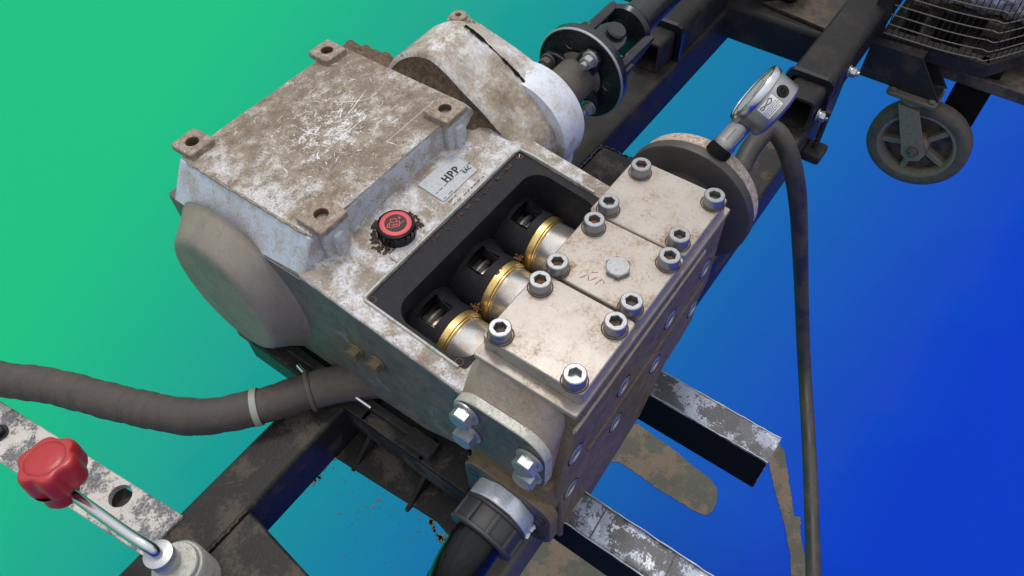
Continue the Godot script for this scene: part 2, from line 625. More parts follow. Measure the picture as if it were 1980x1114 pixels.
	M.end_plate = mat(paint(c8(80, 82, 78), .45, [
		[gm, .45, .75, c8(64, 65, 61), .8, .45],
		[gc, .58, .72, c8(128, 126, 116), .45, .6, 9000],
		[gc, .62, .78, c8(58, 56, 50), .6, .6],
		[gb, .65, .78, c8(116, 98, 74), .4, .8]], 512), .2, .1, cast_n, .4)
	M.galv = mat(paint(c8(176, 176, 168), .45, [
		[gm, .5, .75, c8(150, 147, 136), .7, .55],
		[gc, .6, .74, c8(98, 94, 84), .6, .7],
		[gb, .68, .78, c8(112, 102, 86), .5, .8, 33000]], 512), .12, .2, cast_n, .5)
	M.rust = mat(paint(c8(190, 183, 175), .7, [
		[gc, .46, .6, c8(128, 92, 66), .8, .9],
		[gc, .62, .74, c8(88, 62, 44), .7, .95, 400],
		[gb, .55, .75, c8(146, 120, 96), .6, .9]], 512), .12, 0.0, rough_n, .6)
	# black things
	M.cast_black = mat(paint(c8(34, 34, 39), .55, [
		[gm, .5, .8, c8(44, 44, 50), .6, .5],
		[gc, .72, .88, c8(76, 72, 68), .35, .7],
		[gb, .66, .8, c8(62, 55, 48), .4, .8]], 512), .2, 0.0, cast_n, .8)
	M.black = mat(paint(c8(43, 41, 40), .4, [
		[gm, .5, .85, c8(54, 52, 52), .6, .6, 2000],
		[gb, .52, .78, c8(100, 90, 77), .6, .85, 50000],
		[gc, .72, .82, c8(104, 94, 82), .45, .9, 300000],
		[sc2, .4, .6, c8(128, 126, 124), .3, .5]]), .5, 0.0, cast_n, .25)
	M.black_dust = mat(paint(c8(37, 36, 37), .5, [
		[gb, .5, .85, c8(76, 67, 58), .55, .9, 200000],
		[gm, .55, .85, c8(58, 53, 48), .5, .8],
		[gc, .74, .86, c8(96, 86, 74), .35, .9, 99000]], 512), .6, 0.0, cast_n, .25)
	for k in ["cast_black", "black", "black_dust"]:
		M[k].metallic_specular = .28
	M.black_gloss = mat(paint(c8(27, 28, 33), .22, [
		[gm, .55, .8, c8(40, 40, 44), .6, .45],
		[gc, .84, .88, c8(170, 174, 182), .8, .4, 64000],
		[gc, .70, .84, c8(80, 74, 66), .35, .7]], 512), .3)
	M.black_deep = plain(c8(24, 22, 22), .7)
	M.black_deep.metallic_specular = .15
	M.dark_disc = mat(paint(c8(58, 55, 53), .5, [
		[gm, .4, .8, c8(74, 68, 63), .6, .6],
		[sc2, .4, .6, c8(96, 90, 84), .25, .5]], 512), .25)
	M.worn = mat(paint(c8(62, 62, 67), .4, [
		[gb, .38, .50, c8(150, 158, 174), .92, .3, 123000],
		[gm, .6, .8, c8(98, 98, 104), .7, .5, 400],
		[gb, .56, .62, c8(66, 66, 71), .8, .45, 500000],
		[gb, .70, .80, c8(196, 203, 214), .8, .3, 700000],
		[gc, .66, .8, c8(112, 100, 86), .4, .8]]), .34, .2, cast_n, .25)
	M.flat = mat(paint(c8(92, 93, 98), .5, [
		[gb, .42, .56, c8(196, 191, 183), .92, .6, 600000],
		[gc, .5, .62, c8(198, 190, 178), .7, .6, 320000],
		[gm, .6, .74, c8(78, 74, 72), .7, .7],
		[gc, .66, .8, c8(168, 146, 120), .5, .8]], 512), .34, 0.0, cast_n, .25)
	M.fork_tan = mat(paint(c8(118, 110, 96), .7, [
		[gm, .4, .75, c8(100, 93, 82), .7, .85],
		[gc, .62, .8, c8(70, 65, 57), .5, .8]], 512), .2)
	M.tan_tube = mat(paint(c8(80, 75, 67), .7, [
		[gm, .4, .75, c8(100, 92, 81), .7, .9],
		[gc, .6, .8, c8(60, 56, 50), .5, .8]], 512), .2)
	M.rubber = mat(paint(c8(70, 63, 59), .68, [
		[gm, .45, .8, c8(86, 76, 67), .6, .8],
		[gb, .5, .75, c8(56, 52, 50), .6, .6],
		[gb, .60, .8, c8(104, 90, 77), .5, .9, 99000],
		[gc, .68, .82, c8(118, 100, 84), .4, .9],
		[gc, .72, .86, c8(40, 37, 35), .5, .7, 5000]], 512), .3, 0.0, cast_n, .6)
	M.hose = mat(paint(c8(44, 42, 42), .5, [
		[gb, .42, .66, c8(82, 72, 62), .7, .85, 40000],
		[gc, .66, .8, c8(96, 86, 74), .4, .9],
		[gm, .6, .85, c8(34, 33, 33), .5, .5]], 512), .3, 0.0, grain_n, .3)
	M.plastic = plain(c8(15, 15, 18), .13)
	M.plastic.metallic_specular = .35
	M.nut_plastic = mat(paint(c8(52, 52, 54), .5, [
		[gm, .5, .8, c8(64, 62, 60), .6, .6],
		[gc, .72, .88, c8(80, 75, 70), .35, .8]], 512), .1, 0.0, grain_n, .3)
	M.brass = mat(paint(c8(220, 190, 126), .34, [
		[gm, .5, .85, c8(204, 172, 110), .6, .38],
		[gb, .55, .8, c8(168, 126, 74), .5, .45, 7000],
		[gc, .66, .82, c8(132, 96, 58), .55, .55]], 512), .1, .9, grain_n, .15)
	M.plunger = mat(paint(c8(226, 223, 218), .24, [
		[gb, .45, .75, c8(192, 170, 148), .65, .36],
		[gm, .58, .84, c8(160, 146, 132), .5, .4],
		[sc2, .4, .6, c8(186, 182, 176), .4, .3],
		[gc, .76, .88, c8(150, 138, 126), .4, .4]], 512), .2, .85, grain_n, .05)
	M.old_brass = mat(paint(c8(118, 103, 76), .5, [
		[gm, .5, .8, c8(92, 81, 62), .7, .6],
		[gc, .65, .8, c8(146, 133, 104), .5, .5]], 512), .06, .3)
	M.chrome = plain(c8(196, 198, 202), .2, 1.0)
	M.brushed = mat(paint(c8(150, 148, 146), .32, [
		[gm, .5, .8, c8(138, 134, 130), .5, .38],
		[gc, .8, .9, c8(146, 140, 134), .4, .5]], 512), .1, .85, grain_n, .1)
	M.silver_paint = mat(paint(c8(206, 210, 218), .28, [
		[gc, .5, .7, c8(156, 158, 166), .6, .35],
		[rdg, .75, .95, c8(232, 236, 244), .6, .25],
		[fine, .7, .85, c8(120, 120, 122), .5, .5]], 512), .07, .5, rough_n, .6)
	M.seal = plain(c8(62, 48, 40), .5)
	M.red = mat(paint(c8(168, 38, 42), .34, [
		[gm, .5, .85, c8(152, 40, 42), .6, .4],
		[gb, .5, .85, c8(150, 70, 66), .5, .6, 3000],
		[gc, .62, .8, c8(122, 48, 46), .5, .65],
		[gc, .80, .88, c8(84, 40, 40), .6, .7, 8000]], 512), .1, 0.0, grain_n, .15)
	M.red_cap = mat(paint(c8(200, 72, 78), .5, [
		[gm, .5, .8, c8(180, 62, 68), .6, .5],
		[gc, .74, .84, c8(90, 46, 46), .5, .7, 8000]], 512), .06)
	M.ink = plain(c8(28, 27, 30), .7)
	M.mark_grey = plain(c8(52, 36, 38), .7)
	M.paper = plain(c8(222, 222, 220), .55)
	M.name_plate = mat(paint(c8(166, 171, 178), .45, [
		[gc, .66, .8, c8(126, 118, 108), .5, .8],
		[gm, .5, .8, c8(150, 142, 132), .6, .7]], 512), .12, .0)
	M.mark_red = plain(c8(158, 98, 88), .6)
	M.grey_band = plain(c8(146, 148, 140), .5)
	M.rust_dirt = mat(paint(c8(122, 80, 50), .95, [
		[gm, .45, .7, c8(84, 54, 36), .8, .95],
		[gc, .6, .75, c8(160, 118, 82), .6, .95]], 512), .05, 0.0, rough_n, 1.5)
	M.thread = plain(c8(86, 62, 46), .7, .2)
	M.foil = mat(paint(c8(208, 210, 214), .25, [
		[rdg, .7, .9, c8(150, 150, 154), .6, .35],
		[fine, .7, .85, c8(110, 106, 102), .4, .5]], 512), .2, .5, nmap(rdg, 6.0), 1.4)
	M.brown_panel = mat(paint(c8(84, 70, 57), .8, [
		[gm, .4, .75, c8(58, 53, 49), .8, .8],
		[gb, .5, .65, c8(40, 38, 38), .8, .6]], 512), .3)
	M.wire = plain(c8(104, 96, 86), .6, .2)
	M.tyre = mat(paint(c8(80, 73, 66), .8, [
		[gm, .45, .75, c8(100, 90, 79), .7, .9],
		[gc, .62, .8, c8(54, 50, 46), .5, .85],
		[gb, .5, .75, c8(62, 57, 53), .6, .85]], 512), .15, 0.0, cast_n, .5)
	M.concrete = mat(paint(c8(98, 86, 73), .9, [
		[gb, .44, .56, c8(72, 74, 67), .9, .95, 90000],  # tone of a soft shadow put into the colour as grey-green blotches
		[gm, .5, .8, c8(110, 94, 77), .5, .95],
		[gc, .62, .8, c8(62, 58, 52), .55, .95]], 512), .9, 0.0, cast_n, .6)
	# oily flange face
	M.oily = mat(paint(c8(62, 55, 49), .38, [
		[gm, .45, .75, c8(48, 43, 39), .7, .35],
		[gc, .62, .8, c8(84, 75, 66), .5, .6]], 512), .2, 0.0, cast_n, .5)
	M.cap_top = cap_material(gm, gb, gc, sc2, grain, grain_n)
	M.grime = plain(c8(74, 60, 49), .95)

# the plate: worn white paint under brown dust, scraped in the middle, cleaner along two edges
func plate_material(gm: PackedByteArray, gb: PackedByteArray, gc: PackedByteArray, nrm) -> StandardMaterial3D:
	var n := 1024
	var bias := PackedByteArray()
	bias.resize(n * n)
	var mid_b := PackedByteArray()
	mid_b.resize(n * n)
	for y in n:
		var a := float(y) / n          # 0 at the far-left edge, 1 at the window side
		for x in n:
			var b := float(x) / n      # 0 at the near-left edge, 1 at the gear side
			var i := y * n + x
			var clean := maxf(1.0 - b * 3.2, 0.0) * .9 + maxf(0.0, 1.0 - (1.0 - a) * 9.0) * .5 * (1.0 - absf(b - .5)) + maxf(0.0, 1.0 - (1.0 - b) * 9.0) * .45 * smoothstep(.2, .5, a)
			var g := 0.0
			for q in [[.963, .094], [.963, .892], [-.007, .080], [.018, .907]]:
				var dx: float = (b - q[1]) * 1.23
				var dy: float = a - q[0]
				g += exp(-(dx * dx + dy * dy) / .016)
			clean -= g * .9
			bias[i] = clampi(int(gb[(i + 350000) % (n * n)] * .55 + gm[i] * .45 - clean * 70.0 + 32.0), 0, 255)
			var c := exp(-(pow((a - .52) / .30, 2.0) + pow((b - .52) / .30, 2.0)))
			mid_b[i] = clampi(int(gc[(i + 77777) % (n * n)] * (.64 + .60 * c)), 0, 255)
	var sc := PackedByteArray()
	sc.resize(n * n)
	var r := RandomNumberGenerator.new()
	r.seed = 12
	for k in 64:
		var p := Vector2(clampf(r.randfn(.5, .2), .03, .97), clampf(r.randfn(.52, .2), .03, .97)) * n
		var ang := r.randfn(.15, .5) if r.randf() < .6 else r.randf() * TAU
		_scratch(sc, p, ang, r.randf_range(10, 70), r.randf_range(.3, 2.6), r.randfn(0, .006), r)
	# the long scribed lines
	_scratch(sc, Vector2(.56 * n, .845 * n), -.02, 400.0, 1.2, 0.0, r)
	_scratch(sc, Vector2(.40 * n, .62 * n), -.10, 300.0, 1.5, .0004, r)
	_scratch(sc, Vector2(.66 * n, .36 * n), 1.15, 190.0, 2.2, -.002, r)
	_scratch(sc, Vector2(.60 * n, .52 * n), -.35, 240.0, 2.4, 0.0, r)
	_scratch(sc, Vector2(.44 * n, .36 * n), 1.75, 150.0, 2.6, -.004, r)
	var t := paint(c8(192, 192, 194), .5, [
		[gm, .45, .85, c8(166, 160, 151), .6, .7, 222000],
		[bias, .24, .58, c8(140, 127, 111), .9, .88],
		[gc, .56, .68, c8(176, 169, 160), .5, .7, 600000],
		[bias, .44, .80, c8(116, 102, 87), .85, .9],
		[gm, .50, .85, c8(98, 86, 73), .65, .92, 654000],
		[gc, .60, .78, c8(82, 71, 60), .6, .92],
		[gm, .76, .88, c8(96, 88, 82), .5, .7, 500000],
		[mid_b, .64, .71, c8(210, 210, 211), .9, .55],
		[gc, .70, .75, c8(206, 204, 202), .7, .6, 432100],
		[sc, .3, .6, c8(212, 212, 212), .85, .5],
		[gc, .84, .90, c8(78, 74, 74), .7, .6, 90000]])
	return mat(t, 1.0, 0.0, nrm, .3, false)

const CAP_SCREWS := [[.221, .018], [.325, .016], [.219, .102], [.325, .102], [.220, .138], [.325, .138], [.220, .223], [.328, .225], [.219, .260], [.322, .261], [.219, .344], [.327, .348], [.2815, .1805]]

# tops of the three valve caps: machined steel, stained round each screw
func cap_material(gm: PackedByteArray, gb: PackedByteArray, gc: PackedByteArray, sc: PackedByteArray, grain: PackedByteArray, nrm) -> StandardMaterial3D:
	var n := 1024
	var stain := PackedByteArray()
	stain.resize(n * n)
	for y in n:
		var b := y * .38 / n
		for x in 440:
			var a := .19 + x * .38 / n
			var s := 0.0
			for q in CAP_SCREWS:
				var dx: float = a - q[0]
				var dy: float = b - q[1]
				var d2 := dx * dx + dy * dy
				if d2 < .0016:
					s += exp(-d2 / .00042)
			var e := minf(minf(a - .199, .3425 - a), .02) / .02
			s += .35 * (1.0 - e) * (1.0 - e)
			if b > .245: s += .16
			elif b > .128: s += .20
			var i := y * n + x
			stain[i] = clampi(int(gm[i] * .55 + gb[i] * .45 - 62.0 + s * 92.0), 0, 255)
	var t := paint(c8(166, 158, 151), .36, [
		[gm, .35, .8, c8(154, 144, 135), .6, .42],
		[gb, .55, .8, c8(176, 168, 160), .5, .34, 640000],
		[stain, .36, .72, c8(146, 124, 100), .75, .6],
		[stain, .55, .85, c8(112, 88, 64), .7, .75],
		[gc, .68, .84, c8(116, 102, 88), .5, .6],
		[gc, .80, .86, c8(84, 74, 64), .6, .6, 310000],
		[sc, .4, .6, c8(118, 110, 102), .35, .4],
		[grain, .90, .97, c8(70, 62, 56), .6, .6]])
	return mat(t, 1.0, .3, nrm, .2, false)

# a flat sheet with its own texture coordinates
func sheet(st: SurfaceTool, poly: PackedVector2Array, f: Callable, uvf: Callable, n: Vector3):
	var p := clean(poly)
	var idx := Geometry2D.triangulate_polygon(p)
	for k in range(0, idx.size(), 3):
		var v := []
		var u := []
		for j in 3:
			var q := p[idx[k + j]]
			v.append(f.call(q.x, q.y))
			u.append(uvf.call(q.x, q.y))
		tri(st, v[0], v[1], v[2], n, n, n, u)

func _scratch(d: PackedByteArray, p: Vector2, a: float, L: float, w: float, bend: float, r: RandomNumberGenerator):
	var n := 1024
	var s := 0.0
	while s < L:
		a += bend
		p += Vector2(cos(a), sin(a))
		s += 1.0
		var ww: float = w * sin(PI * s / L) + .2
		if r.randf() < .15: continue
		for dx in range(-int(ww + .5), int(ww + .5) + 1):
			for dy in range(-int(ww + .5), int(ww + .5) + 1):
				if r.randf() < .25: continue
				var x := int(p.x) + dx
				var y := int(p.y) + dy
				if x >= 0 and y >= 0 and x < n and y < n:
					d[y * n + x] = 120 + r.randi() % 135

# ------------------------------------------------------------------ the pump
const TD := 0.1405          # the deck falls this much per metre towards the fluid end

func D(u: float, b: float, w: float) -> Vector3:   # place on the sloping deck, w above it
	var c := cos(0.1396)
	var s := sin(0.1396)
	return V(u * c + w * s, b, -u * s + w * c)

func arc_pts(ctrl: Array, n: int) -> Array:   # smooth open curve through 2D points, resampled
	var c := Curve2D.new()
	for i in ctrl.size():
		var t := Vector2.ZERO
		if i > 0 and i < ctrl.size() - 1:
			t = (ctrl[i + 1] - ctrl[i - 1]) / 6.0
		c.add_point(ctrl[i], -t, t)
	c.bake_interval = .002
	var o := []
	for i in n:
		o.append(c.sample_baked(c.get_baked_length() * i / (n - 1), true))
	return o

func pv(a: Array) -> PackedVector2Array:
	var p := PackedVector2Array()
	for i in range(0, a.size(), 2):
		p.append(Vector2(a[i], a[i + 1]))
	return p

func build_crankcase(t: Node3D):
	var fa := func(u, v, w): return V(u, w, v)      # outline in (a,h), swept along b
	var fb := func(u, v, w): return V(w, u, v)      # outline in (b,h), swept along a
	# side walls and rear block
	var st := mb()
	var side := pv([-.38, .003, -.092, .0095, .188, -.0300, .19, -.195, .10, -.232, -.02, -.237, -.37, -.237, -.384, -.20])
	prism(st, side, -.028, -.002, fa, .0035)
	part("side_wall", st, M.wall, t)
	st = mb()
	prism(st, side, .363, .388, fa, .0035)
	part("side_wall", st, M.wall, t)
	st = mb()
	prism(st, pv([-.38, .003, -.092, .006, -.086, -.004, .036, -.030, .036, -.235, -.38, -.235]), -.003, .364, fa)
	prism(st, pv([.036, -.2, .188, -.185, .19, -.195, .036, -.234]), -.003, .364, fa)
	part("crankcase_body", st, M.wall, t)
	# raised box that carries the plate
	st = mb()
	prism(st, pv([-.0285, .003, .0065, .0565, .3455, .0565, .386, .003]), -.364, -.0885, fb, .003)
	part("raised_box", st, M.side, t)
	# plate with its own worn surface
	st = mb()
	prism(st, rrect(.272, .334, .003, 2, Vector2(-.2245, .176)), .0560, .0600, func(u, v, w): return V(u, v, w), .0012)
	var tp := part("top_plate", st, M.deck, t)
	st = mb()
	var pc := [[-.3600, .0095], [-.3600, .3425], [-.0890, .3425], [-.0890, .0095]]
	var pu := [Vector2(0, 0), Vector2(1, 0), Vector2(1, 1), Vector2(0, 1)]
	for k3 in [[0, 1, 2], [0, 2, 3]]:
		var q3 := []
		var uv3 := []
		for i3 in k3:
			q3.append(V(pc[i3][0], pc[i3][1], .0602))
			uv3.append(pu[i3])
		tri(st, q3[0], q3[1], q3[2], Vector3.UP, Vector3.UP, Vector3.UP, uv3 if (q3[1] - q3[0]).cross(q3[2] - q3[0]).y < 0.0 else uv3)
	st.generate_tangents()
	part("worn_face", st, M.plate, tp)
	# edge weld flash along the near plate edge
	st = mb()
	var ep := []
	for i in 30:
		ep.append(V(-.345 + i * .0085, .0078 + rng.randfn(0, .0008), .0590 + rng.randfn(0, .0006)))
	sweep(st, smooth_path(ep, .006), func(_s): return .0016 + rng.randf() * .0012, 6)
	part("edge_seam", st, M.pad, t)
	# four mounting pads with threaded holes
	var k := 0
	for c in [[-.099, .041, .052], [-.099, .3065, .050], [-.362, .036, .046], [-.355, .3115, .046]]:
		var n := 32
		var po := PackedVector2Array()
		var pi := PackedVector2Array()
		var rot := [-.02, .02, .03, -.03][k] as float
		for i in n:
			var a := TAU * i / n + PI / 4
			var d := Vector2(cos(a), sin(a))
			var m: float = max(abs(d.x), abs(d.y))
			var q: Vector2 = d / m * c[2] / 2.0
			var cr: float = c[2] / 2.0 * 1.36
			if q.length() > cr: q = d * cr
			po.append((q + Vector2(rng.randfn(0, .0004), rng.randfn(0, .0004))).rotated(rot) + Vector2(c[0], c[1]))
			pi.append(d * .0108 + Vector2(c[0], c[1]))
		st = mb()
		ring(st, po, pi, .0602, .0705, func(u, v, w): return V(u, v, w), .0014, .066)
		var o := part("mounting_pad", st, M.pad, t)
		st = mb()
		var pr := [Vector2(.0112, .0100)]
		for i in 9:
			pr.append(Vector2(.0096, .0092 - i * .0024))
			pr.append(Vector2(.0110, .0080 - i * .0024))
		pr.append(Vector2(.0096, -.0135))
		pr.append(Vector2(0, -.0135))
		lathe(st, pr, Transform3D(Basis(), V(c[0], c[1], .0602)), 24)
		part("threaded_hole", st, M.thread, o)
		k += 1
	# boss columns that carry the two front pads down to the deck
	for c in [.041, .3065]:
		st = mb()
		box(st, -.0905, -.0765, c - .022, c + .022, .006, .0598, .004)
		box(st, -.0895, -.0690, c - .010, c + .008, .004, .050, .004)
		part("pad_boss", st, M.side, t)
	# deck frame round the window
	st = mb()
	var n2 := 48
	var po2 := PackedVector2Array()
	var pi2 := PackedVector2Array()
	var outer := rrect(.287, .418, .006, 11, Vector2(.0475, .181))
	var inner := rrect(.172, .358, .007, 11, Vector2(.0885, .1795))
	ring(st, outer, inner, -.006, .0, func(u, v, w): return D(u, v, w), .0018, -.006)
	part("deck", st, M.deck, t)
	# raised bead along the gasket seat
	st = mb()
	var bead := [D(.164, -.0012, .001), D(.05, -.0012, .001), D(.004, -.0012, .001), D(.0005, .003, .0012), D(.0, .02, .0018), D(.0, .17, .002), D(.0, .345, .002), D(.004, .3585, .002), D(.03, .361, .002), D(.165, .361, .002)]
	var bp := PackedVector3Array()
	for i in bead.size() - 1:
		for s in 6:
			bp.append(bead[i].lerp(bead[i + 1], s / 6.0))
	sweep(st, bp, func(_s): return .0024, 8)
	part("gasket_bead", st, M.galv, t)
	# black flange and chamber
	st = mb()
	var fl_o := rrect(.171, .357, .006, 12, Vector2(.0885, .1795))
	var fl_i := rrect(.128, .336, .032, 12, Vector2(.106, .1755))
	ring(st, fl_o, fl_i, -.012, -.0022, func(u, v, w): return D(u, v, w), .0, -.03)
	var rows := []
	for w in [[-.003, 0.0], [-.012, .0015], [-.05, .004], [-.1, .006], [-.125, .012], [-.14, .03]]:
		var row := []
		for q in inset(fl_i, w[1]):
			row.append(D(q.x, q.y, w[0]))
		rows.append(row)
	loft(st, rows, true)
	fan(st, rows[rows.size() - 1], Vector3.UP)
	var ch := part("crosshead_chamber", st, M.cast_black, t)
	# sleeve humps with windows
	var bi := [.069, .182, .295]
	var hc := -.116
	for i in 3:
		st = mb()
		var na := 27
		var nt := 44
		var R := func(a: float) -> float: return .0565 + .010 * smoothstep(.066, .04, a)
		for x in na:
			for y in nt:
				var a0 := .034 + .054 * x / na
				var a1 := .034 + .054 * (x + 1) / na
				var t0 := PI * (-.05 + 1.1 * y / nt)
				var t1 := PI * (-.05 + 1.1 * (y + 1) / nt)
				var am := (a0 + a1) / 2
				var tm := (t0 + t1) / 2
				if am > .046 and am < .076 and tm > 1.22 and tm < 1.93: continue
				var P := func(a, th): return V(a, bi[i] + cos(th) * R.call(a), hc + sin(th) * R.call(a))
				var N := func(th): return Vector3(.0, sin(th), -cos(th))
				quad(st, P.call(a0, t0), P.call(a1, t0), P.call(a1, t1), P.call(a0, t1), N.call(t0), N.call(t0), N.call(t1), N.call(t1))
		# front rim towards the ring
		lathe(st, [Vector2(.0565, 0), Vector2(.0562, .002), Vector2(.046, .002)], frame_to(V(.0875, bi[i], hc), Vector3(1, 0, 0)), 40)
		# walls of the window
		for sgn in [[.0463, 1.22, .0463, 1.93], [.0763, 1.22, .0763, 1.93], [.0463, 1.22, .0763, 1.22], [.0463, 1.93, .0763, 1.93]]:
			var Q := func(a, th, r): return V(a, bi[i] + cos(th) * r, hc + sin(th) * r)
			fquad(st, Q.call(sgn[0], sgn[1], .060), Q.call(sgn[2], sgn[3], .060), Q.call(sgn[2], sgn[3], .046), Q.call(sgn[0], sgn[1], .046), Vector3(0, 0, 1))
		var hump := part("guide_sleeve", st, M.cast_black, t)
		st = mb()
		cyl(st, V(.03, bi[i] - .004, hc - .004), V(.085, bi[i] - .004, hc - .004), .036, .002, 28)
		lathe(st, [Vector2(.030, 0), Vector2(.041, .001), Vector2(.041, .005), Vector2(.034, .007)], frame_to(V(.052, bi[i], hc), Vector3(1, 0, 0)), 28)
		part("crosshead_rod", st, M.plunger, hump)
		# brass ring and steel plunger
		st = mb()
		lathe(st, [Vector2(.047, -.001), Vector2(.0525, 0), Vector2(.0540, .0010), Vector2(.0540, .0120), Vector2(.0532, .0130), Vector2(.0518, .0132), Vector2(.0516, .0150), Vector2(.0505, .0157), Vector2(.0470, .016)], frame_to(V(.0885, bi[i], hc), Vector3(1, 0, 0)), 56, .9)
		var br := part("sealing_ring", st, M.brass, t)
		if i == 1:
			st = mb()
			lathe(st, [Vector2(.0026, 0), Vector2(.0022, .0006), Vector2(.0016, .0004), Vector2(0, .0003)], frame_to(V(.0985, bi[i] + .0515 * cos(1.75), hc + .0515 * sin(1.75)), Vector3(0.1, sin(1.75), -cos(1.75))), 12)
			part("dimple", st, M.thread, br)
		st = mb()
		lathe(st, [Vector2(.0484, 0), Vector2(.0488, .001), Vector2(.0488, .115)], frame_to(V(.103, bi[i], hc), Vector3(1, 0, 0)), 64, .9)
		part("plunger", st, M.plunger, t)
		# rust crumbs where the ring meets the casting
	st = mb()
	for q in [[.088, .1255], [.089, .238], [.091, .122], [.087, .2355], [.0875, .180]]:
		for j in 16:
			var p := V(q[0] + rng.randfn(0, .0035), q[1] + rng.randfn(0, .004), hc + .022 + rng.randf() * .006 if q[1] != .180 else hc + .0535)
			var s := rng.randf_range(.0012, .0035)
			obox(st, Transform3D(Basis(Vector3(rng.randf(), rng.randf(), rng.randf()).normalized(), rng.randf() * 3.0), p), Vector3(s, s * .7, s * 1.2), s * .1)
	var cr := part("rust_crumbs", st, M.rust_dirt, t)
	cr.set_meta("kind", "stuff")
	# corner screws and holes of the window frame
	for q in [[.010, .006], [.160, .006], [.010, .348]]:
		st = mb()
		var X := Transform3D(Basis(Vector3(0, 0, 1), -0.1396), D(q[0], q[1], -.0020))
		lathe(st, [Vector2(.0062, .0), Vector2(.0060, .0008), Vector2(.0045, .0009), Vector2(.0040, -.001), Vector2(.0036, -.006), Vector2(0, -.007)], X, 20)
		part("screw_hole", st, M.thread, t)
	st = mb()
	obox(st, Transform3D(Basis(Vector3(0, 1, 0), .5), D(.010, .348, -.0005)), Vector3(.0018, .002, .008), .0004)
	part("screw_slot", st, M.zinc, t)
	# dry grime along the bead and at the neck
	st = mb()
	for j in 370:
		var q := Vector2(.009 + absf(rng.randfn(0, .003)), rng.randf_range(.12, .33))
		if j > 40:
			var an := rng.randf() * TAU
			q = Vector2(-.036 + cos(an) * rng.randf_range(.027, .040), .1105 + sin(an) * rng.randf_range(.027, .042))
			if cos(an) > .55: continue
		var s := rng.randf_range(.0012, .0042)
		var w := .0008 if j > 40 else -.0016
		obox(st, Transform3D(Basis(Vector3(rng.randf(), 1.0, rng.randf()).normalized(), rng.randf() * 6.0), D(q.x, q.y, w)), Vector3(s, s * .45, s * 1.3), s * .1)
	var gr := part("loose_grime", st, M.grime, t)
	gr.set_meta("kind", "stuff")
	# tapered bearing cover on the near wall
	st = mb()
	var cyw := Vector2(-.255, -.116)
	var cyf := Vector2(-.245, -.102)
	var rr := []
	for L in [[.156, -.0265, 0.0], [.151, -.0300, .02], [.148, -.034, .08], [.139, -.044, .4], [.131, -.055, .7], [.125, -.064, .9], [.119, -.0725, .97], [.113, -.0775, 1.0], [.103, -.0800, 1.0], [.03, -.0805, 1.0]]:
		var row2 := []
		for s in 80:
			var an2 := TAU * s / 80
			var c: Vector2 = cyw.lerp(cyf, L[2])
			row2.append(V(c.x + cos(an2) * L[0] * .87, L[1], c.y + sin(an2) * L[0]))
		rr.append(row2)
	loft(st, rr, true)
	fan(st, rr[rr.size() - 1], Vector3(0, 0, 1))
	part("bearing_cover", st, M.cover, t)
	# two old brass plugs low on the near wall
	for q in [[-.012, -.104], [.030, -.098]]:
		st = mb()
		var X2 := frame_to(V(q[0], -.0275, q[1]), Vector3(0, 0, 1))
		hex_head(st, X2, .0125, .012, .014)
		part("drain_plug", st, M.old_brass, t)
	# nameplate
	st = mb()
	prism(st, rrect(.050, .083, .002, 2, Vector2(-.047, .240)), .0003, .0016, func(u, v, w): return D(u, v, w), .0003)
	var np := part("nameplate", st, M.name_plate, t)
	var tb := Basis(Vector3(0, 0, 1), -0.1396) * Basis(Vector3(0, 0, -1), Vector3(-1, 0, 0), Vector3(0, 1, 0))
	for tx in [["HPP", .0140, -.047, .2465], ["EAC", .0068, -.0345, .270]]:
		var tm2 := TextMesh.new()
		var f := SystemFont.new()
		f.font_names = PackedStringArray(["Droid Sans"])
		f.font_weight = 700
		tm2.font = f
		tm2.text = tx[0]
		tm2.font_size = 32
		tm2.pixel_size = tx[1] / 24.0
		tm2.depth = .0004
		var X3 := Transform3D(tb, D(tx[2], tx[3], .0019))
		piece("lettering", tm2, M.ink, np, X3)
	st = mb()
	for r2 in 4:
		var x := -.060 + r2 * .009 if r2 > 0 else -.066
		var b0 := .203
		while b0 < .276:
			var L2 := rng.randf_range(.004, .012)
			if x > -.058 and x < -.038 and b0 > .222: break
			prism(st, rrect(.0011, L2, .0002, 1, Vector2(x + .026, b0 + L2 / 2)), .0016, .0018, func(u, v, w): return D(u, v, w))
			b0 += L2 + rng.randf_range(.002, .006)
	part("small_print", st, M.ink, np)
	# oil filler cap: black ribbed body, red top with an embossed mark
	st = mb()
	var oc := D(-.036, .1105, .0)
	var XF := Transform3D(Basis(Vector3(0, 0, 1), -0.06), oc)
	lathe(st, [Vector2(.0, .0), Vector2(.0255, 0), Vector2(.0275, .002), Vector2(.0278, .006), Vector2(.0272, .0065), Vector2(.0272, .0190), Vector2(.0276, .0205), Vector2(.0266, .0225), Vector2(.0235, .0232), Vector2(.0232, .0222), Vector2(0, .0222)], XF, 48)
	for i in 18:
		var an3 := TAU * i / 18
		obox(st, XF * Transform3D(Basis(Vector3.UP, -an3), Vector3(cos(an3) * .0274, .0125, sin(an3) * .0274)), Vector3(.0018, .012, .0028), .0004)
	var fc := part("filler_cap", st, M.plastic, t)
	st = mb()
	lathe(st, [Vector2(.0228, .0218), Vector2(.0228, .0240), Vector2(.0220, .0246), Vector2(.0165, .0246), Vector2(.0162, .0240), Vector2(0, .0240)], XF, 40)
	part("cap_disc", st, M.red_cap, fc)
	st = mb()
	lathe(st, [Vector2(.0158, .0239), Vector2(.0158, .02425), Vector2(0, .02428)], XF, 36)
	part("mark_ground", st, M.mark_grey, fc)
	st = mb()
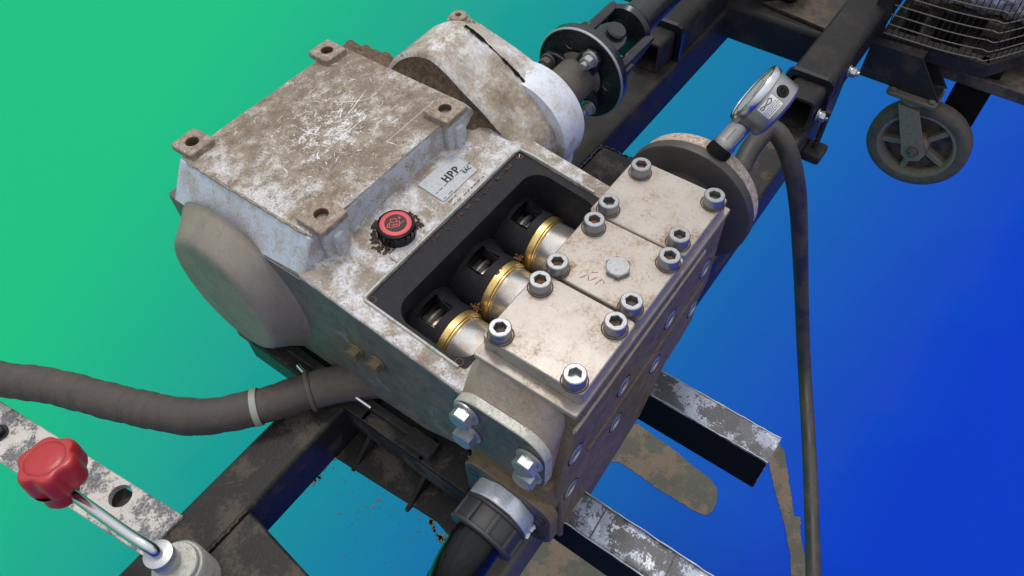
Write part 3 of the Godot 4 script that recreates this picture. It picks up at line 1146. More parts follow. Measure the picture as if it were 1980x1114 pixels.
	# an oil can with a spout, drawn in raised strips
	for s in [[-.009, -.002, .006, -.002], [-.009, -.002, -.009, .007], [-.009, .007, .004, .007], [.004, .007, .006, -.002], [.004, .004, .012, -.001], [-.006, -.002, -.006, -.008], [-.006, -.008, .002, -.008], [.002, -.008, .002, -.002], [-.011, .000, -.013, .005], [-.013, .005, -.009, .006], [-.003, .001, -.003, .005], [.001, .001, .001, .005], [-.006, .003, .002, .003], [.007, -.006, .007, -.010], [.005, -.008, .009, -.008]]:
		var A := Vector3(s[0], .0245, s[1])
		var B := Vector3(s[2], .0245, s[3])
		var dd := B - A
		obox(st, XF * Transform3D(Basis(Vector3.UP, -atan2(dd.z, dd.x) + .9), Basis(Vector3.UP, .9) * ((A + B) / 2)), Vector3(dd.length() + .0012, .0006, .0012), .0001)
	part("oil_mark", st, M.red_cap, fc)
	# small spill lip beside the neck
	st = mb()
	prism(st, rrect(.020, .062, .004, 3, Vector2(-.010, .103)), .0, .0042, func(u, v, w): return D(u, v, w), .0018)
	part("neck_boss", st, M.deck, t)

func build_gearbox(t: Node3D):
	var N := arc_pts([Vector2(-.282, -.02), Vector2(-.278, .03), Vector2(-.258, .060), Vector2(-.230, .084), Vector2(-.200, .098), Vector2(-.170, .101), Vector2(-.140, .088), Vector2(-.108, .066), Vector2(-.069, .042), Vector2(-.030, .012), Vector2(.0, -.010), Vector2(.015, -.06), Vector2(.005, -.13)], 48)
	var F := arc_pts([Vector2(-.315, -.04), Vector2(-.306, .004), Vector2(-.288, .032), Vector2(-.258, .062), Vector2(-.228, .090), Vector2(-.195, .110), Vector2(-.168, .114), Vector2(-.140, .106), Vector2(-.105, .088), Vector2(-.072, .070), Vector2(-.035, .044), Vector2(-.004, .018), Vector2(.022, -.030), Vector2(.018, -.13)], 48)
	var G := arc_pts([Vector2(-.325, -.08), Vector2(-.312, -.02), Vector2(-.280, .026), Vector2(-.248, .058), Vector2(-.218, .076), Vector2(-.190, .081), Vector2(-.165, .076), Vector2(-.135, .069), Vector2(-.095, .058), Vector2(-.055, .043), Vector2(-.020, .026), Vector2(.004, .002), Vector2(.022, -.050), Vector2(.014, -.14)], 48)
	var st := mb()
	var mk := func(P: Array, b: float, k: float, c: Vector2) -> Array:
		var o := []
		for p in P:
			var q: Vector2 = c + (p - c) * k
			o.append(V(q.x, b, q.y))
		return o
	var mix := func(A: Array, B: Array, s: float) -> Array:
		var o := []
		for i in A.size():
			o.append(A[i].lerp(B[i], s))
		return o
	var ce := Vector2(-.14, -.03)
	var rows := [mk.call(N, .362, .94, ce), mk.call(N, .365, .985, ce), mk.call(N, .370, 1.0, ce)]
	for s in [.15, .3, .45, .6, .75, .9, 1.0]:
		rows.append(mk.call(mix.call(N, F, s), lerp(.372, .443, s), 1.0, ce))
	loft(st, rows)
	var gh := part("gear_housing", st, M.gear, t)
	st = mb()
	rows = [mk.call(F, .4435, .985, ce), mk.call(F, .4445, 1.0, ce)]
	for s in [.2, .4, .6, .8]:
		rows.append(mk.call(mix.call(F, G, s), lerp(.445, .498, s), 1.0, ce))
	rows.append(mk.call(G, .497, 1.0, ce))
	rows.append(mk.call(G, .503, .985, ce))
	rows.append(mk.call(G, .507, .94, ce))
	rows.append(mk.call(G, .508, .3, ce))
	loft(st, rows)
	part("housing_cover", st, M.gear, t)
	# closed face towards the crankcase, caked with dirt
	st = mb()
	var face := mk.call(N, .3635, .95, ce) as Array
	fan(st, face, Vector3(0, 0, 1))
	part("housing_face", st, M.dirt, t)
	# ring on the shaft side
	st = mb()
	lathe(st, [Vector2(.04, -.05), Vector2(.094, -.05), Vector2(.0955, -.03), Vector2(.0950, .006), Vector2(.0925, .012), Vector2(.086, .0145), Vector2(.04, .0145)], frame_to(V(-.056, .487, -.040), Vector3(0, 0, -1)), 64, .7)
	part("bearing_ring", st, M.ring_white, t)
	# lifting boss
	st = mb()
	box(st, -.226, -.186, .458, .498, .06, .0885, .004)
	var bs := part("lifting_boss", st, M.pad, t)
	st = mb()
	lathe(st, [Vector2(.019, 0), Vector2(.019, .004), Vector2(.0155, .006), Vector2(.014, .011), Vector2(.012, .012), Vector2(.0055, .012), Vector2(.005, .004), Vector2(0, .003)], Transform3D(Basis(), V(-.206, .478, .0885)), 28)
	part("boss_nut", st, M.pad, bs)
	# caked dirt in the gap by the plate
	st = mb()
	var rws := []
	var nz := FastNoiseLite.new()
	nz.seed = 8
	nz.frequency = 40.0
	for i in 40:
		var row := []
		var a := -.275 + .225 * i / 39.0
		for j in 14:
			var b := .336 + .036 * j / 13.0
			var h := .036 + .028 * j / 13.0 - .9 * pow(absf(a + .165), 2.0) * 2.0 + nz.get_noise_2d(a, b) * .010 + nz.get_noise_2d(a * 3.0, b * 3.0) * .004
			if a > -.12: h -= (a + .12) * .5
			row.append(V(a, b, h))
		rws.append(row)
	loft(st, rws)
	var cd := part("caked_dirt", st, M.dirt, t)
	cd.set_meta("kind", "stuff")
	# far dirt fringe behind the plate corner
	st = mb()
	rws = []
	for i in 24:
		var row := []
		var a := -.40 + .15 * i / 23.0
		for j in 10:
			var b := .346 + .06 * j / 9.0
			row.append(V(a, b, .035 - .25 * (b - .346) + nz.get_noise_2d(a + 3.0, b) * .012))
		rws.append(row)
	loft(st, rws)
	var cf := part("caked_dirt", st, M.dirt, t)
	cf.set_meta("kind", "stuff")
	# bare dark strip where the paint has split along the cover joint
	st = mb()
	var up2 := []
	var lo2 := []
	for i4 in range(76, 180):
		var i := i4 / 4.0
		var i0 := int(i)
		var p: Vector2 = (F[i0] as Vector2).lerp(F[i0 + 1], i - i0)
		var e: Vector2 = (F[i0 + 1] - F[i0 - 1]).normalized()
		var nn := Vector2(-e.y, e.x)
		var gap := clampf(nz.get_noise_2d(i * .012, 5.0) * 1.4 + .35 + .5 * nz.get_noise_2d(i * .05, 9.0), .02, .8)
		var q := p + nn * .0012
		lo2.append(V(q.x, .4435 - .0055 * gap, q.y - .0002))
		up2.append(V(q.x, .4450 + .0025 * gap, q.y - .0002))
	loft(st, [lo2, up2])
	part("bare_strip", st, M.black_deep, t)

func build_fluid_end(t: Node3D):
	var fface := func(u, v, w): return V(w, u, v)    # outline in (b,h), swept along a
	var st := mb()
	# main block, its lower edge rising towards the far side
	var P := pv([.003, .0555, .372, .0555, .374, -.105, .356, -.118, .351, -.176, .315, -.196, .27, -.205, .21, -.285, .06, -.325, -.018, -.325, -.036, -.12, -.014, -.02, .002, .035])
	prism(st, P, .200, .3445, fface, .004)
	part("block", st, M.block, t)
	# bevelled rib lines cast on the outer face
	st = mb()
	prism(st, pv([-.012, .018, .31, .030, .31, .0345, -.010, .0235]), .342, .3475, fface, .002)
	part("cast_ridge", st, M.cast_steel, t)
	st = mb()
	prism(st, pv([.03, -.102, .345, -.078, .345, -.073, .03, -.096]), .342, .3470, fface, .002)
	part("cast_ridge", st, M.block, t)
	# machined ledge under the caps
	st = mb()
	prism(st, rrect(.146, .386, .003, 2, Vector2(.2725, .183)), .0485, .0562, func(u, v, w): return V(u, v, w), .0012)
	part("machined_ledge", st, M.steel, t)
	# recessed cap screws on the outer face
	var sm := mb()
	lathe(sm, [Vector2(.0155, -.004), Vector2(.0150, .0004), Vector2(.0135, .0008), Vector2(.0132, -.0008), Vector2(.0126, -.001), Vector2(.0120, .0002), Vector2(.0080, .0003), Vector2(.0074, -.001), Vector2(.0070, -.006), Vector2(0, -.007)], Transform3D(), 28)
	var smesh := sm.commit()
	var dk := mb()
	lathe(dk, [Vector2(.0170, .0001), Vector2(.0155, .00015)], Transform3D(), 28)
	var rmesh := dk.commit()
	for q in [[.338, -.036], [.236, -.043], [.113, -.051], [-.001, -.056], [.331, -.127], [.219, -.138], [.109, -.148], [-.005, -.158]]:
		var X := frame_to(V(.3449, q[0], q[1]), Vector3(1, 0, 0))
		piece("face_screw", smesh, M.zinc, t, X)
		piece("screw_recess", rmesh, M.black_deep, t, X)
	# three valve caps
	var caps := [[.2025, .3425, .0045, .1245, .0], [.2020, .3425, .1290, .2445, -.0012], [.1985, .3405, .2452, .3680, .0]]
	var scr := [[[.221, .018], [.325, .016], [.219, .102], [.325, .102]], [[.220, .138], [.325, .138], [.220, .223], [.328, .225]], [[.219, .260], [.322, .261], [.219, .344], [.327, .348]]]
	var hm := mb()
	hexhole_head(hm, Transform3D(), .0138, .0165, .0082, .010)
	var hmesh := hm.commit()
	var wm := mb()
	lathe(wm, [Vector2(.0165, .0003), Vector2(.0150, .0005), Vector2(.0139, -.0015)], Transform3D(), 28)
	var wmesh := wm.commit()
	var gq := mb()
	lathe(gq, [Vector2(.0076, .0074), Vector2(.006, .0082), Vector2(.003, .0076), Vector2(0, .0080)], Transform3D(), 14)
	var gmesh := gq.commit()
	for i in 3:
		var c: Array = caps[i]
		st = mb()
		prism(st, rrect(c[1] - c[0], c[3] - c[2], .007 if i < 2 else .006, 5, Vector2((c[0] + c[1]) / 2, (c[2] + c[3]) / 2)), .0562, .0795 + c[4], func(u, v, w): return V(u, v, w), .0016)
		var cap := part("valve_cap", st, M.steel, t)
		st = mb()
		sheet(st, rrect(c[1] - c[0] - .0034, c[3] - c[2] - .0034, .0056, 5, Vector2((c[0] + c[1]) / 2, (c[2] + c[3]) / 2)), func(u, v): return V(u, v, .0797 + c[4]), func(u, v): return Vector2((u - .19) / .38, v / .38), Vector3.UP)
		st.generate_tangents()
		part("cap_face", st, M.cap_top, cap)
		for s in scr[i]:
			var X := Transform3D(Basis(Vector3.UP, rng.randf() * TAU), V(s[0], s[1], .0798 + c[4]))
			piece("cap_screw", hmesh, M.screw if rng.randf() < .6 else M.zinc, cap, X)
			if rng.randf() < .6:
				piece("socket_grime", gmesh, M.rust_dirt if rng.randf() < .5 else M.dirt, cap, X)
			piece("counterbore", wmesh, M.thread, cap, X)
		if i == 1:
			st = mb()
			hex_head(st, Transform3D(Basis(Vector3.UP, .35), V(.2815, .1805, .0783)), .0168, .0075)
			part("hex_plug", st, M.screw, cap)
			st = mb()
			for q in [[.262, .136, .268, .146, .274, .140, .279, .150], [.283, .138, .286, .150, .292, .146], [.270, .152, .276, .157]]:
				var pp := []
				for k in range(0, q.size(), 2):
					pp.append(V(q[k] - .012, q[k + 1] + .006, .0786))
				sweep(st, smooth_path(pp, .002), func(s): return .0003 + .0004 * sin(s * 9.0) * sin(s * 9.0), 6)
			part("paint_mark", st, M.mark_red, cap)
	# near end: cast shoulder, tapering to the cover plate
	st = mb()
	var rows := []
	for L in [[.006, .0475, .0], [-.006, .044, .0], [-.016, .034, .001], [-.026, .019, .002], [-.033, .011, .003]]:
		var row := []
		for q in rrect(.141 - L[2], .150, .042, 8, Vector2(.2595, L[1] - .075)):
			row.append(V(q.x, L[0], q.y))
		rows.append(row)
	loft(st, rows, true)
	part("end_shoulder", st, M.cast_steel, t)
	st = mb()
	prism(st, rrect(.142, .128, .040, 9, Vector2(.2600, -.0535)), -.0465, -.0320, func(u, v, w): return V(u, w, v), .0016)
	var ep := part("end_cover", st, M.galv, t)
	st = mb()
	prism(st, rrect(.139, .125, .0385, 9, Vector2(.2600, -.0535)), -.0469, -.0464, func(u, v, w): return V(u, w, v))
	part("cover_face", st, M.end_plate, ep)
	for q in [[.2135, -.018], [.2125, -.072], [.3085, -.033], [.3075, -.072]]:
		st = mb()
		hex_head(st, Transform3D(frame_to(V(q[0], -.0470, q[1]), Vector3(0, 0, 1)).basis * Basis(Vector3.UP, rng.randf()), V(q[0], -.0470, q[1])), .0160, .0120, .0198, .003)
		part("hex_bolt", st, M.zinc, ep)
	# square suction flange low on the near end
	st = mb()
	prism(st, pv([.205, -.10, .335, -.10, .343, -.15, .330, -.265, .215, -.245, .205, -.15]), -.046, .01, func(u, v, w): return V(u, w, v), .004)
	part("suction_neck", st, M.block, t)
	st = mb()
	var fo := rrect(.146, .122, .030, 9, Vector2(.2775, -.197))
	var fi := ngon(40, .045, PI / 20, Vector2(.2775, -.197))
	prism(st, fo, -.060, -.042, func(u, v, w): return V(u, w, v), .002)
	var fg := part("suction_flange", st, M.block, t)
	st = mb()
	prism(st, rrect(.141, .117, .0285, 9, Vector2(.2775, -.197)), -.0606, -.0598, func(u, v, w): return V(u, w, v))
	part("flange_face", st, M.oily, fg)
	for q in [[.2215, -.166], [.2215, -.228], [.333, -.169], [.333, -.229]]:
		st = mb()
		lathe(st, [Vector2(.0088, .0001), Vector2(.0078, .0002), Vector2(.0072, -.004), Vector2(.0, -.005)], frame_to(V(q[0], -.0608, q[1]), Vector3(0, 0, 1)), 20)
		part("flange_hole", st, M.black_deep, fg)
	# octagonal bush smeared with silver paint
	st = mb()
	prism(st, ngon(9, .0505, .35, Vector2(.2760, -.190)), -.085, -.0595, func(u, v, w): return V(u, w, v), .002)
	part("flange_bush", st, M.silver_paint, t)
	st = mb()
	for i in 9:
		var an := -.25 + rng.randfn(0, .12)
		var p := V(.276 + .0505 * cos(an), -.064 - .018 * rng.randf(), -.190 + .0505 * sin(an))
		lathe(st, [Vector2(.0001, -.004), Vector2(.0028, -.001), Vector2(.003, .001), Vector2(0.0001, .0045)], frame_to(p, Vector3(rng.randfn(0, 1), rng.randfn(0, 1), rng.randfn(0, 1))), 7)
	part("sealant_bead", st, M.paper, t)
	# discharge damper on the far end
	var Xd := frame_to(V(.2660, .412, -.014), Vector3(0, 0, -1))
	st = mb()
	lathe(st, [Vector2(0, .0), Vector2(.100, .0), Vector2(.1028, .0015), Vector2(.1035, .004), Vector2(.1035, .016)], Xd, 80)
	lathe(st, [Vector2(.03, -.06), Vector2(.06, -.04), Vector2(.06, .001)], Xd, 32)
	var dd := part("damper_face", st, M.dark_disc, t)
	st = mb()
	lathe(st, [Vector2(.1030, .0161), Vector2(.0995, .0165), Vector2(.0990, .040), Vector2(.0965, .043), Vector2(.0, .043)], Xd, 80)
	part("damper_rim", st, M.rust, dd)

# ------------------------------------------------------------------ things around the pump
func build_shaft():
	var ax := -.052
	var ah := -.042
	var t := thing("drive_shaft", "black cardan drive shaft with round bolted coupling disc beside the white gear housing", "drive shaft", V(ax, .60, ah))
	var X := frame_to(V(ax, .0, ah), Vector3(0, 0, -1))
	var st := mb()
	lathe(st, [Vector2(.0, .50), Vector2(.0335, .50), Vector2(.0335, .548), Vector2(.020, .549), Vector2(0, .549)], X, 40)
	part("shaft_seal", st, M.seal, t)
	st = mb()
	lathe(st, [Vector2(.027, .55), Vector2(.0365, .5495), Vector2(.0385, .552), Vector2(.0385, .612), Vector2(.046, .618)], X, 48)
	part("hub", st, M.tan_tube, t)
	st = mb()
	lathe(st, [Vector2(.03, .622), Vector2(.082, .622), Vector2(.0838, .620), Vector2(.0885, .6205), Vector2(.0900, .6225), Vector2(.0900, .6385), Vector2(.0885, .6410), Vector2(.03, .6410)], X, 72, .85)
	var disc := part("coupling_disc", st, M.black_gloss, t)
	st = mb()
	lathe(st, [Vector2(.0872, .6201), Vector2(.0886, .6201), Vector2(.0903, .6222), Vector2(.0903, .6236)], X, 72)  # bright ring paints in the highlight on the black disc edge
	part("disc_edge_highlight", st, M.zinc, disc)
	# three-armed hub flange with nuts
	var bang := [atan2(.021 + .042, -.017 + .052), atan2(-.029 + .042, -.108 + .052), atan2(-.084 + .042, -.025 + .052), 3.75]
	st = mb()
	for an in bang:
		var c := Vector2(cos(an), sin(an)) * .060
		var p := Vector2(-c.y, c.x).normalized()
		var q := c.normalized()
		var poly := PackedVector2Array()
		for k in [[.026, -.026], [.026, .050], [.018, .068], [.0, .075], [-.018, .068], [-.026, .050], [-.026, -.026]]:
			poly.append(p * k[0] * .85 + q * k[1])
		prism(st, poly, .607, .6195, func(u, v, w): return V(ax + u, w, ah + v), .003)
	part("hub_flange", st, M.black_gloss, t)
	var nm := mb()
	hex_head(nm, Transform3D(), .0125, .012, .0155, .003)
	lathe(nm, [Vector2(.0068, .017), Vector2(.0068, .026), Vector2(.0058, .027), Vector2(0, .027)], Transform3D(), 18)
	var nmesh := nm.commit()
	for an in bang:
		var at := V(ax + cos(an) * .060, .607, ah + sin(an) * .060)
		var Xn := frame_to(at, Vector3(0, 0, 1))
		piece("flange_nut", nmesh, M.zinc if an != bang[1] else M.tan_tube, t, Xn)
	for an in [2.0, -.05]:
		st = mb()
		lathe(st, [Vector2(.0075, .0002), Vector2(.0065, -.003), Vector2(0, -.004)], frame_to(V(ax + cos(an) * .058, .6215, ah + sin(an) * .058), Vector3(0, 0, 1)), 18)
		part("disc_hole", st, M.zinc, disc)
	# joint: two forks and a cross
	st = mb()
	lathe(st, [Vector2(.070, .641), Vector2(.050, .650), Vector2(.036, .655), Vector2(0, .655)], X, 40)
	for s in [-1, 1]:
		var rot := 1.15
		var dx: float = cos(rot) * .045 * s
		var dh: float = sin(rot) * .045 * s
		var B := Basis(Vector3(cos(rot), sin(rot), 0), Vector3(0, 0, -1), Vector3(-sin(rot), cos(rot), 0))
		prism(st, pv([-.028, .0, .028, .0, .030, .050, .024, .068, .010, .078, -.010, .078, -.024, .068, -.030, .050]), -.010, .010, func(u, v, w): return V(ax + dx, .645, ah + dh) + B * Vector3(w, v, u), .004)
		cyl(st, V(ax + dx * .8, .702, ah + dh * .8), V(ax + dx * 1.42, .702, ah + dh * 1.42), .019, .003, 28)
	part("joint_fork", st, M.black_gloss, t)
	st = mb()
	for s in [-1, 1]:
		var rot := 1.15 + PI / 2
		var dx: float = cos(rot) * .045 * s
		var dh: float = sin(rot) * .045 * s
		var B := Basis(Vector3(cos(rot), sin(rot), 0), Vector3(0, 0, -1), Vector3(-sin(rot), cos(rot), 0))
		prism(st, pv([-.030, .110, .030, .110, .030, .035, .024, .012, .010, .0, -.010, .0, -.024, .012, -.030, .035]), -.010, .010, func(u, v, w): return V(ax + dx, .680, ah + dh) + B * Vector3(w, v, u), .004)
		cyl(st, V(ax + dx * .8, .702, ah + dh * .8), V(ax + dx * 1.42, .702, ah + dh * 1.42), .021, .003, 28)
	lathe(st, [Vector2(.0, .772), Vector2(.050, .775), Vector2(.054, .785), Vector2(.046, .800), Vector2(.036, .812)], X, 40)
	part("joint_fork", st, M.black_gloss, t)
	st = mb()
	for rot in [1.15, 1.15 + PI / 2]:
		var d := Vector3(cos(rot), sin(rot), 0) * .040
		cyl(st, V(ax, .702, ah) - d, V(ax, .702, ah) + d, .012, .002, 20)
	part("joint_cross", st, M.tan_tube, t)
	st = mb()
	lathe(st, [Vector2(.031, .80), Vector2(.034, .815), Vector2(.034, 1.02), Vector2(.0385, 1.024), Vector2(.0385, 1.5), Vector2(0, 1.5)], X, 48)
	part("tube", st, M.black_gloss, t)

func build_gauge():
	var base := V(.291, .440, .088)
	var G := V(.3147, .4959, .1454)
	var s := (G - base).normalized()
	var n := Vector3(-.892, .441, .088)
	n = n.normalized()
	var t := thing("pressure_gauge", "round steel pressure gauge standing on a chrome hex stem above the rusty damper rim", "pressure gauge", base)
	var Xs := frame_to(base, s)
	var st := mb()
	lathe(st, [Vector2(.0, -.010), Vector2(.0175, -.010), Vector2(.0175, .0), Vector2(.0160, .004), Vector2(0, .004)], Xs, 32)
	part("stem_base", st, M.black_deep, t)
	st = mb()
	lathe(st, [Vector2(.0, .003), Vector2(.0158, .004), Vector2(.0165, .008), Vector2(.0155, .013), Vector2(.0145, .015), Vector2(.0145, .040), Vector2(.0132, .043), Vector2(0, .043)], Xs, 40)
	prism(st, ngon(6, .0150, .2), .014, .034, func(u, v, w): return Xs * Vector3(u, w, v), .0)
	part("stem_nut", st, M.brushed, t)
	st = mb()
	cyl(st, base + s * .040, base + s * .052, .0105, .001, 24)
	part("stem_thread", st, M.brass, t)
	var Xg := frame_to(G - n * .0235, n, s)
	Xg.basis = Xg.basis.scaled_local(Vector3(.80, .92, .80))
	st = mb()
	lathe(st, [Vector2(0, -.002), Vector2(.046, -.002), Vector2(.0505, .000), Vector2(.0525, .003), Vector2(.0525, .034), Vector2(.0520, .035)], Xg, 72, .85)
	var cs := part("case", st, M.brushed, t)
	st = mb()
	lathe(st, [Vector2(.0520, .0352), Vector2(.0550, .0358), Vector2(.0556, .038), Vector2(.0556, .044), Vector2(.0540, .0470), Vector2(.0490, .0472), Vector2(.0480, .0455)], Xg, 72, .85)
	part("bezel", st, M.chrome, t)
	st = mb()
	lathe(st, [Vector2(.0485, .0440), Vector2(0, .0440)], Xg, 48)
	var dial := part("dial", st, M.paper, t)
	st = mb()
	for i in 27:
		var an := -.75 * PI + 1.5 * PI * i / 26.0
		var L := .007 if i % 5 == 0 else .004
		obox(st, Xg * Transform3D(Basis(Vector3.UP, -an), Vector3(cos(an) * .040, .0443, sin(an) * .040)), Vector3(L, .0003, .0009), .0001)
	obox(st, Xg * Transform3D(Basis(Vector3.UP, 2.2), Vector3(.008, .0448, -.010)), Vector3(.040, .0005, .0016), .0001)
	part("scale_and_needle", st, M.ink, dial)
	var glass := StandardMaterial3D.new()
	glass.transparency = BaseMaterial3D.TRANSPARENCY_ALPHA
	glass.albedo_color = Color(.95, .97, 1, .12)
	glass.roughness = .03
	st = mb()
	lathe(st, [Vector2(.0485, .0464), Vector2(0, .0466)], Xg, 48)
	part("glass_pane", st, glass, t)
	# rubber vent plug and maker's label on the case wall facing the camera
	var cam := V(.527, -.350, .800)
	var d := cam - G
	d = (d - n * d.dot(n)).normalized()
	var ang := func(a: float) -> Vector3: return d.rotated(n, a)
	var cc := G - n * .019
	var q: Vector3 = ang.call(-.62)
	var q2 := s
	for sg in [1.0, -1.0]:
		var cand: Vector3 = ang.call(sg * .60)
		if cand.dot(s) > q.dot(s): q = cand
	var Xp := frame_to(cc + n * .0140 + q * .0416, q)
	Xp.basis = Xp.basis * .85
	st = mb()
	lathe(st, [Vector2(.0105, 0), Vector2(.0100, .0018), Vector2(.0050, .0022), Vector2(.0045, .001), Vector2(0, .001)], Xp, 28)
	for k in 3:
		obox(st, Xp * Transform3D(Basis(Vector3.UP, .6 + k * TAU / 3), Vector3(0, .0022, 0)), Vector3(.013, .0014, .0016), .0003)
	part("vent_plug", st, M.plastic, cs)
	# label wraps the wall
	st = mb()
	var sg2 := 1.0 if (ang.call(.3) as Vector3).dot(s) > (ang.call(-.3) as Vector3).dot(s) else -1.0
	for i in 8:
		var a0: float = sg2 * (.30 - .62 * i / 8.0)
		var a1: float = sg2 * (.30 - .62 * (i + 1) / 8.0)
		var d0: Vector3 = ang.call(a0)
		var d1: Vector3 = ang.call(a1)
		quad(st, cc + n * .004 + d0 * .0423, cc + n * .024 + d0 * .0423, cc + n * .024 + d1 * .0423, cc + n * .004 + d1 * .0423, d0, d0, d1, d1)
	var lb := part("label", st, M.paper, cs)
	st = mb()
	# four rows of fine print and the spanner sign
	for r in 4:
		var a := -.30
		while a < .24:
			var L := rng.randf_range(.02, .06)
			var d0: Vector3 = ang.call(sg2 * a)
			var d1: Vector3 = ang.call(sg2 * (a + L))
			var z := .0060 + r * .0026
			fquad(st, cc + n * z + d0 * .0425, cc + n * (z + .0009) + d0 * .0425, cc + n * (z + .0009) + d1 * .0425, cc + n * z + d1 * .0425, d0)
			a += L + rng.randf_range(.015, .03)
	var sp := func(a: float, z: float) -> Vector3: return cc + n * z * .80 + (ang.call(sg2 * a) as Vector3) * .0426
	for k in [[-.20, .0220, .05, .0270], [.05, .0220, -.20, .0270], [.05, .0270, .14, .0290], [.05, .0220, .14, .0215], [.14, .0290, .20, .0260], [.20, .0260, .14, .0215], [-.20, .0220, -.26, .0235], [-.20, .0270, -.26, .0260]]:
		sweep(st, PackedVector3Array([sp.call(k[0], k[1]), sp.call(k[2], k[3])]), func(_s): return .0005, 6)
	part("label_print", st, M.ink, lb)

func build_hoses():
	# thin black hose from behind the damper down to the floor
	var st := mb()
	var P := smooth_path([V(.300, .520, -.045), V(.292, .600, -.028), V(.300, .645, -.018), V(.326, .645, -.028), V(.358, .640, -.070), V(.388, .648, -.150), V(.425, .662, -.280), V(.468, .668, -.420), V(.512, .655, -.535), V(.544, .620, -.580), V(.592, .525, -.588), V(.642, .418, -.5895), V(.707, .271, -.5895), V(.780, .10, -.5895)])
	sweep(st, P, func(s): return .0165 - .003 * smoothstep(.1, .4, s), 20)
	var o := part("thin_hose", st, M.hose, self)
	tag(o, "long thin black rubber hose curving behind the gauge and down along the floor", "hose")
	# thick suction hose
	var t := thing("suction_hose", "thick brown black ribbed rubber hose sagging across to the steel pipe under the pump", "hose", V(-.21, -.22, -.235))
	var Q := [V(-.62, -.400, -.235), V(-.532, -.362, -.235), V(-.450, -.320, -.235), V(-.314, -.268, -.235), V(-.211, -.218, -.236), V(-.146, -.150, -.236), V(-.110, -.098, -.236), V(-.092, -.072, -.236)]
	var PP := smooth_path(Q, .0018)
	var L := PP.size() * .0018
	var rr := func(s: float) -> float:
		var x := s * L + .004 * sin(s * 31.0)
		var f := fposmod(x, .043) / .043
		return .0290 - .0011 * exp(-pow((f - .5) / .035, 2.0)) + .0006 * sin(x * 60.0) + .0004 * sin(x * 147.0)
	st = mb()
	sweep(st, PP, rr, 32)
	part("hose_body", st, M.rubber, t)
	var i0 := 0
	for i in PP.size():
		if PP[i].distance_to(V(-.147, -.152, -.236)) < PP[i0].distance_to(V(-.147, -.152, -.236)): i0 = i
	st = mb()
	var dirc := (PP[i0 + 2] - PP[i0 - 2]).normalized()
	lathe(st, [Vector2(.0288, -.0055), Vector2(.0306, -.005), Vector2(.0306, .005), Vector2(.0288, .0055)], frame_to(PP[i0], dirc), 40)
	part("hose_band", st, M.grey_band, t)
	var i1 := PP.size() - 12
	st = mb()
	lathe(st, [Vector2(.030, -.004), Vector2(.0335, -.003), Vector2(.0345, .0), Vector2(.0335, .003), Vector2(.030, .005)], frame_to(PP[i1], (PP[i1 + 2] - PP[i1 - 2]).normalized()), 40)
	part("weld_ring", st, M.tan_tube, t)
	st = mb()
	sweep(st, smooth_path([PP[i1], V(-.070, -.046, -.236), V(-.045, -.020, -.240), V(-.02, .01, -.25)], .006), func(_s): return .0305, 32)
	part("pipe_stub", st, M.tan_tube, t)
	# black elbow with ribbed union nut under the suction flange
	t = thing("elbow_pipe", "glossy black plastic elbow pipe with ribbed union nut below the suction flange", "pipe", V(.276, -.15, -.20))
	var ax := V(.276, -.082, -.192)
	var dr := Vector3(-.02, -.10, 1.0).normalized()
	var X := frame_to(ax, dr)
	st = mb()
	lathe(st, [Vector2(.030, 0), Vector2(.0485, 0), Vector2(.0495, .001), Vector2(.0495, .004), Vector2(.0455, .006), Vector2(.0445, .033), Vector2(.0500, .0345), Vector2(.0500, .038), Vector2(.0480, .0395), Vector2(.034, .0395)], X, 48)
	part("union_nut", st, M.nut_plastic, t)
	for i in 9:
		var an := TAU * i / 9 + .15
		st = mb()
		obox(st, X * Transform3D(Basis(Vector3.UP, -an), Vector3(cos(an) * .0465, .020, sin(an) * .0465)), Vector3(.0062, .030, .0062), .0012)
		part("nut_rib", st, M.nut_plastic, t)
	st = mb()
	var e0 := ax + dr * .030
	var pts := [e0, e0 + dr * .020]
	for k in 8:
		var th := PI / 2 * (k + 1) / 8.0 * .92
		pts.append(e0 + dr * .020 + dr * sin(th) * .052 + Vector3(-.03, -1, 0).normalized() * (1.0 - cos(th)) * .052)
	var last: Vector3 = pts[pts.size() - 1]
	pts.append(last + Vector3(-.02, -1, .08).normalized() * .22)
	var bp := PackedVector3Array()
	for q in pts: bp.append(q)
	sweep(st, smooth_path(pts, .008), func(_s): return .0352, 36)
	part("elbow_body", st, M.plastic, t)

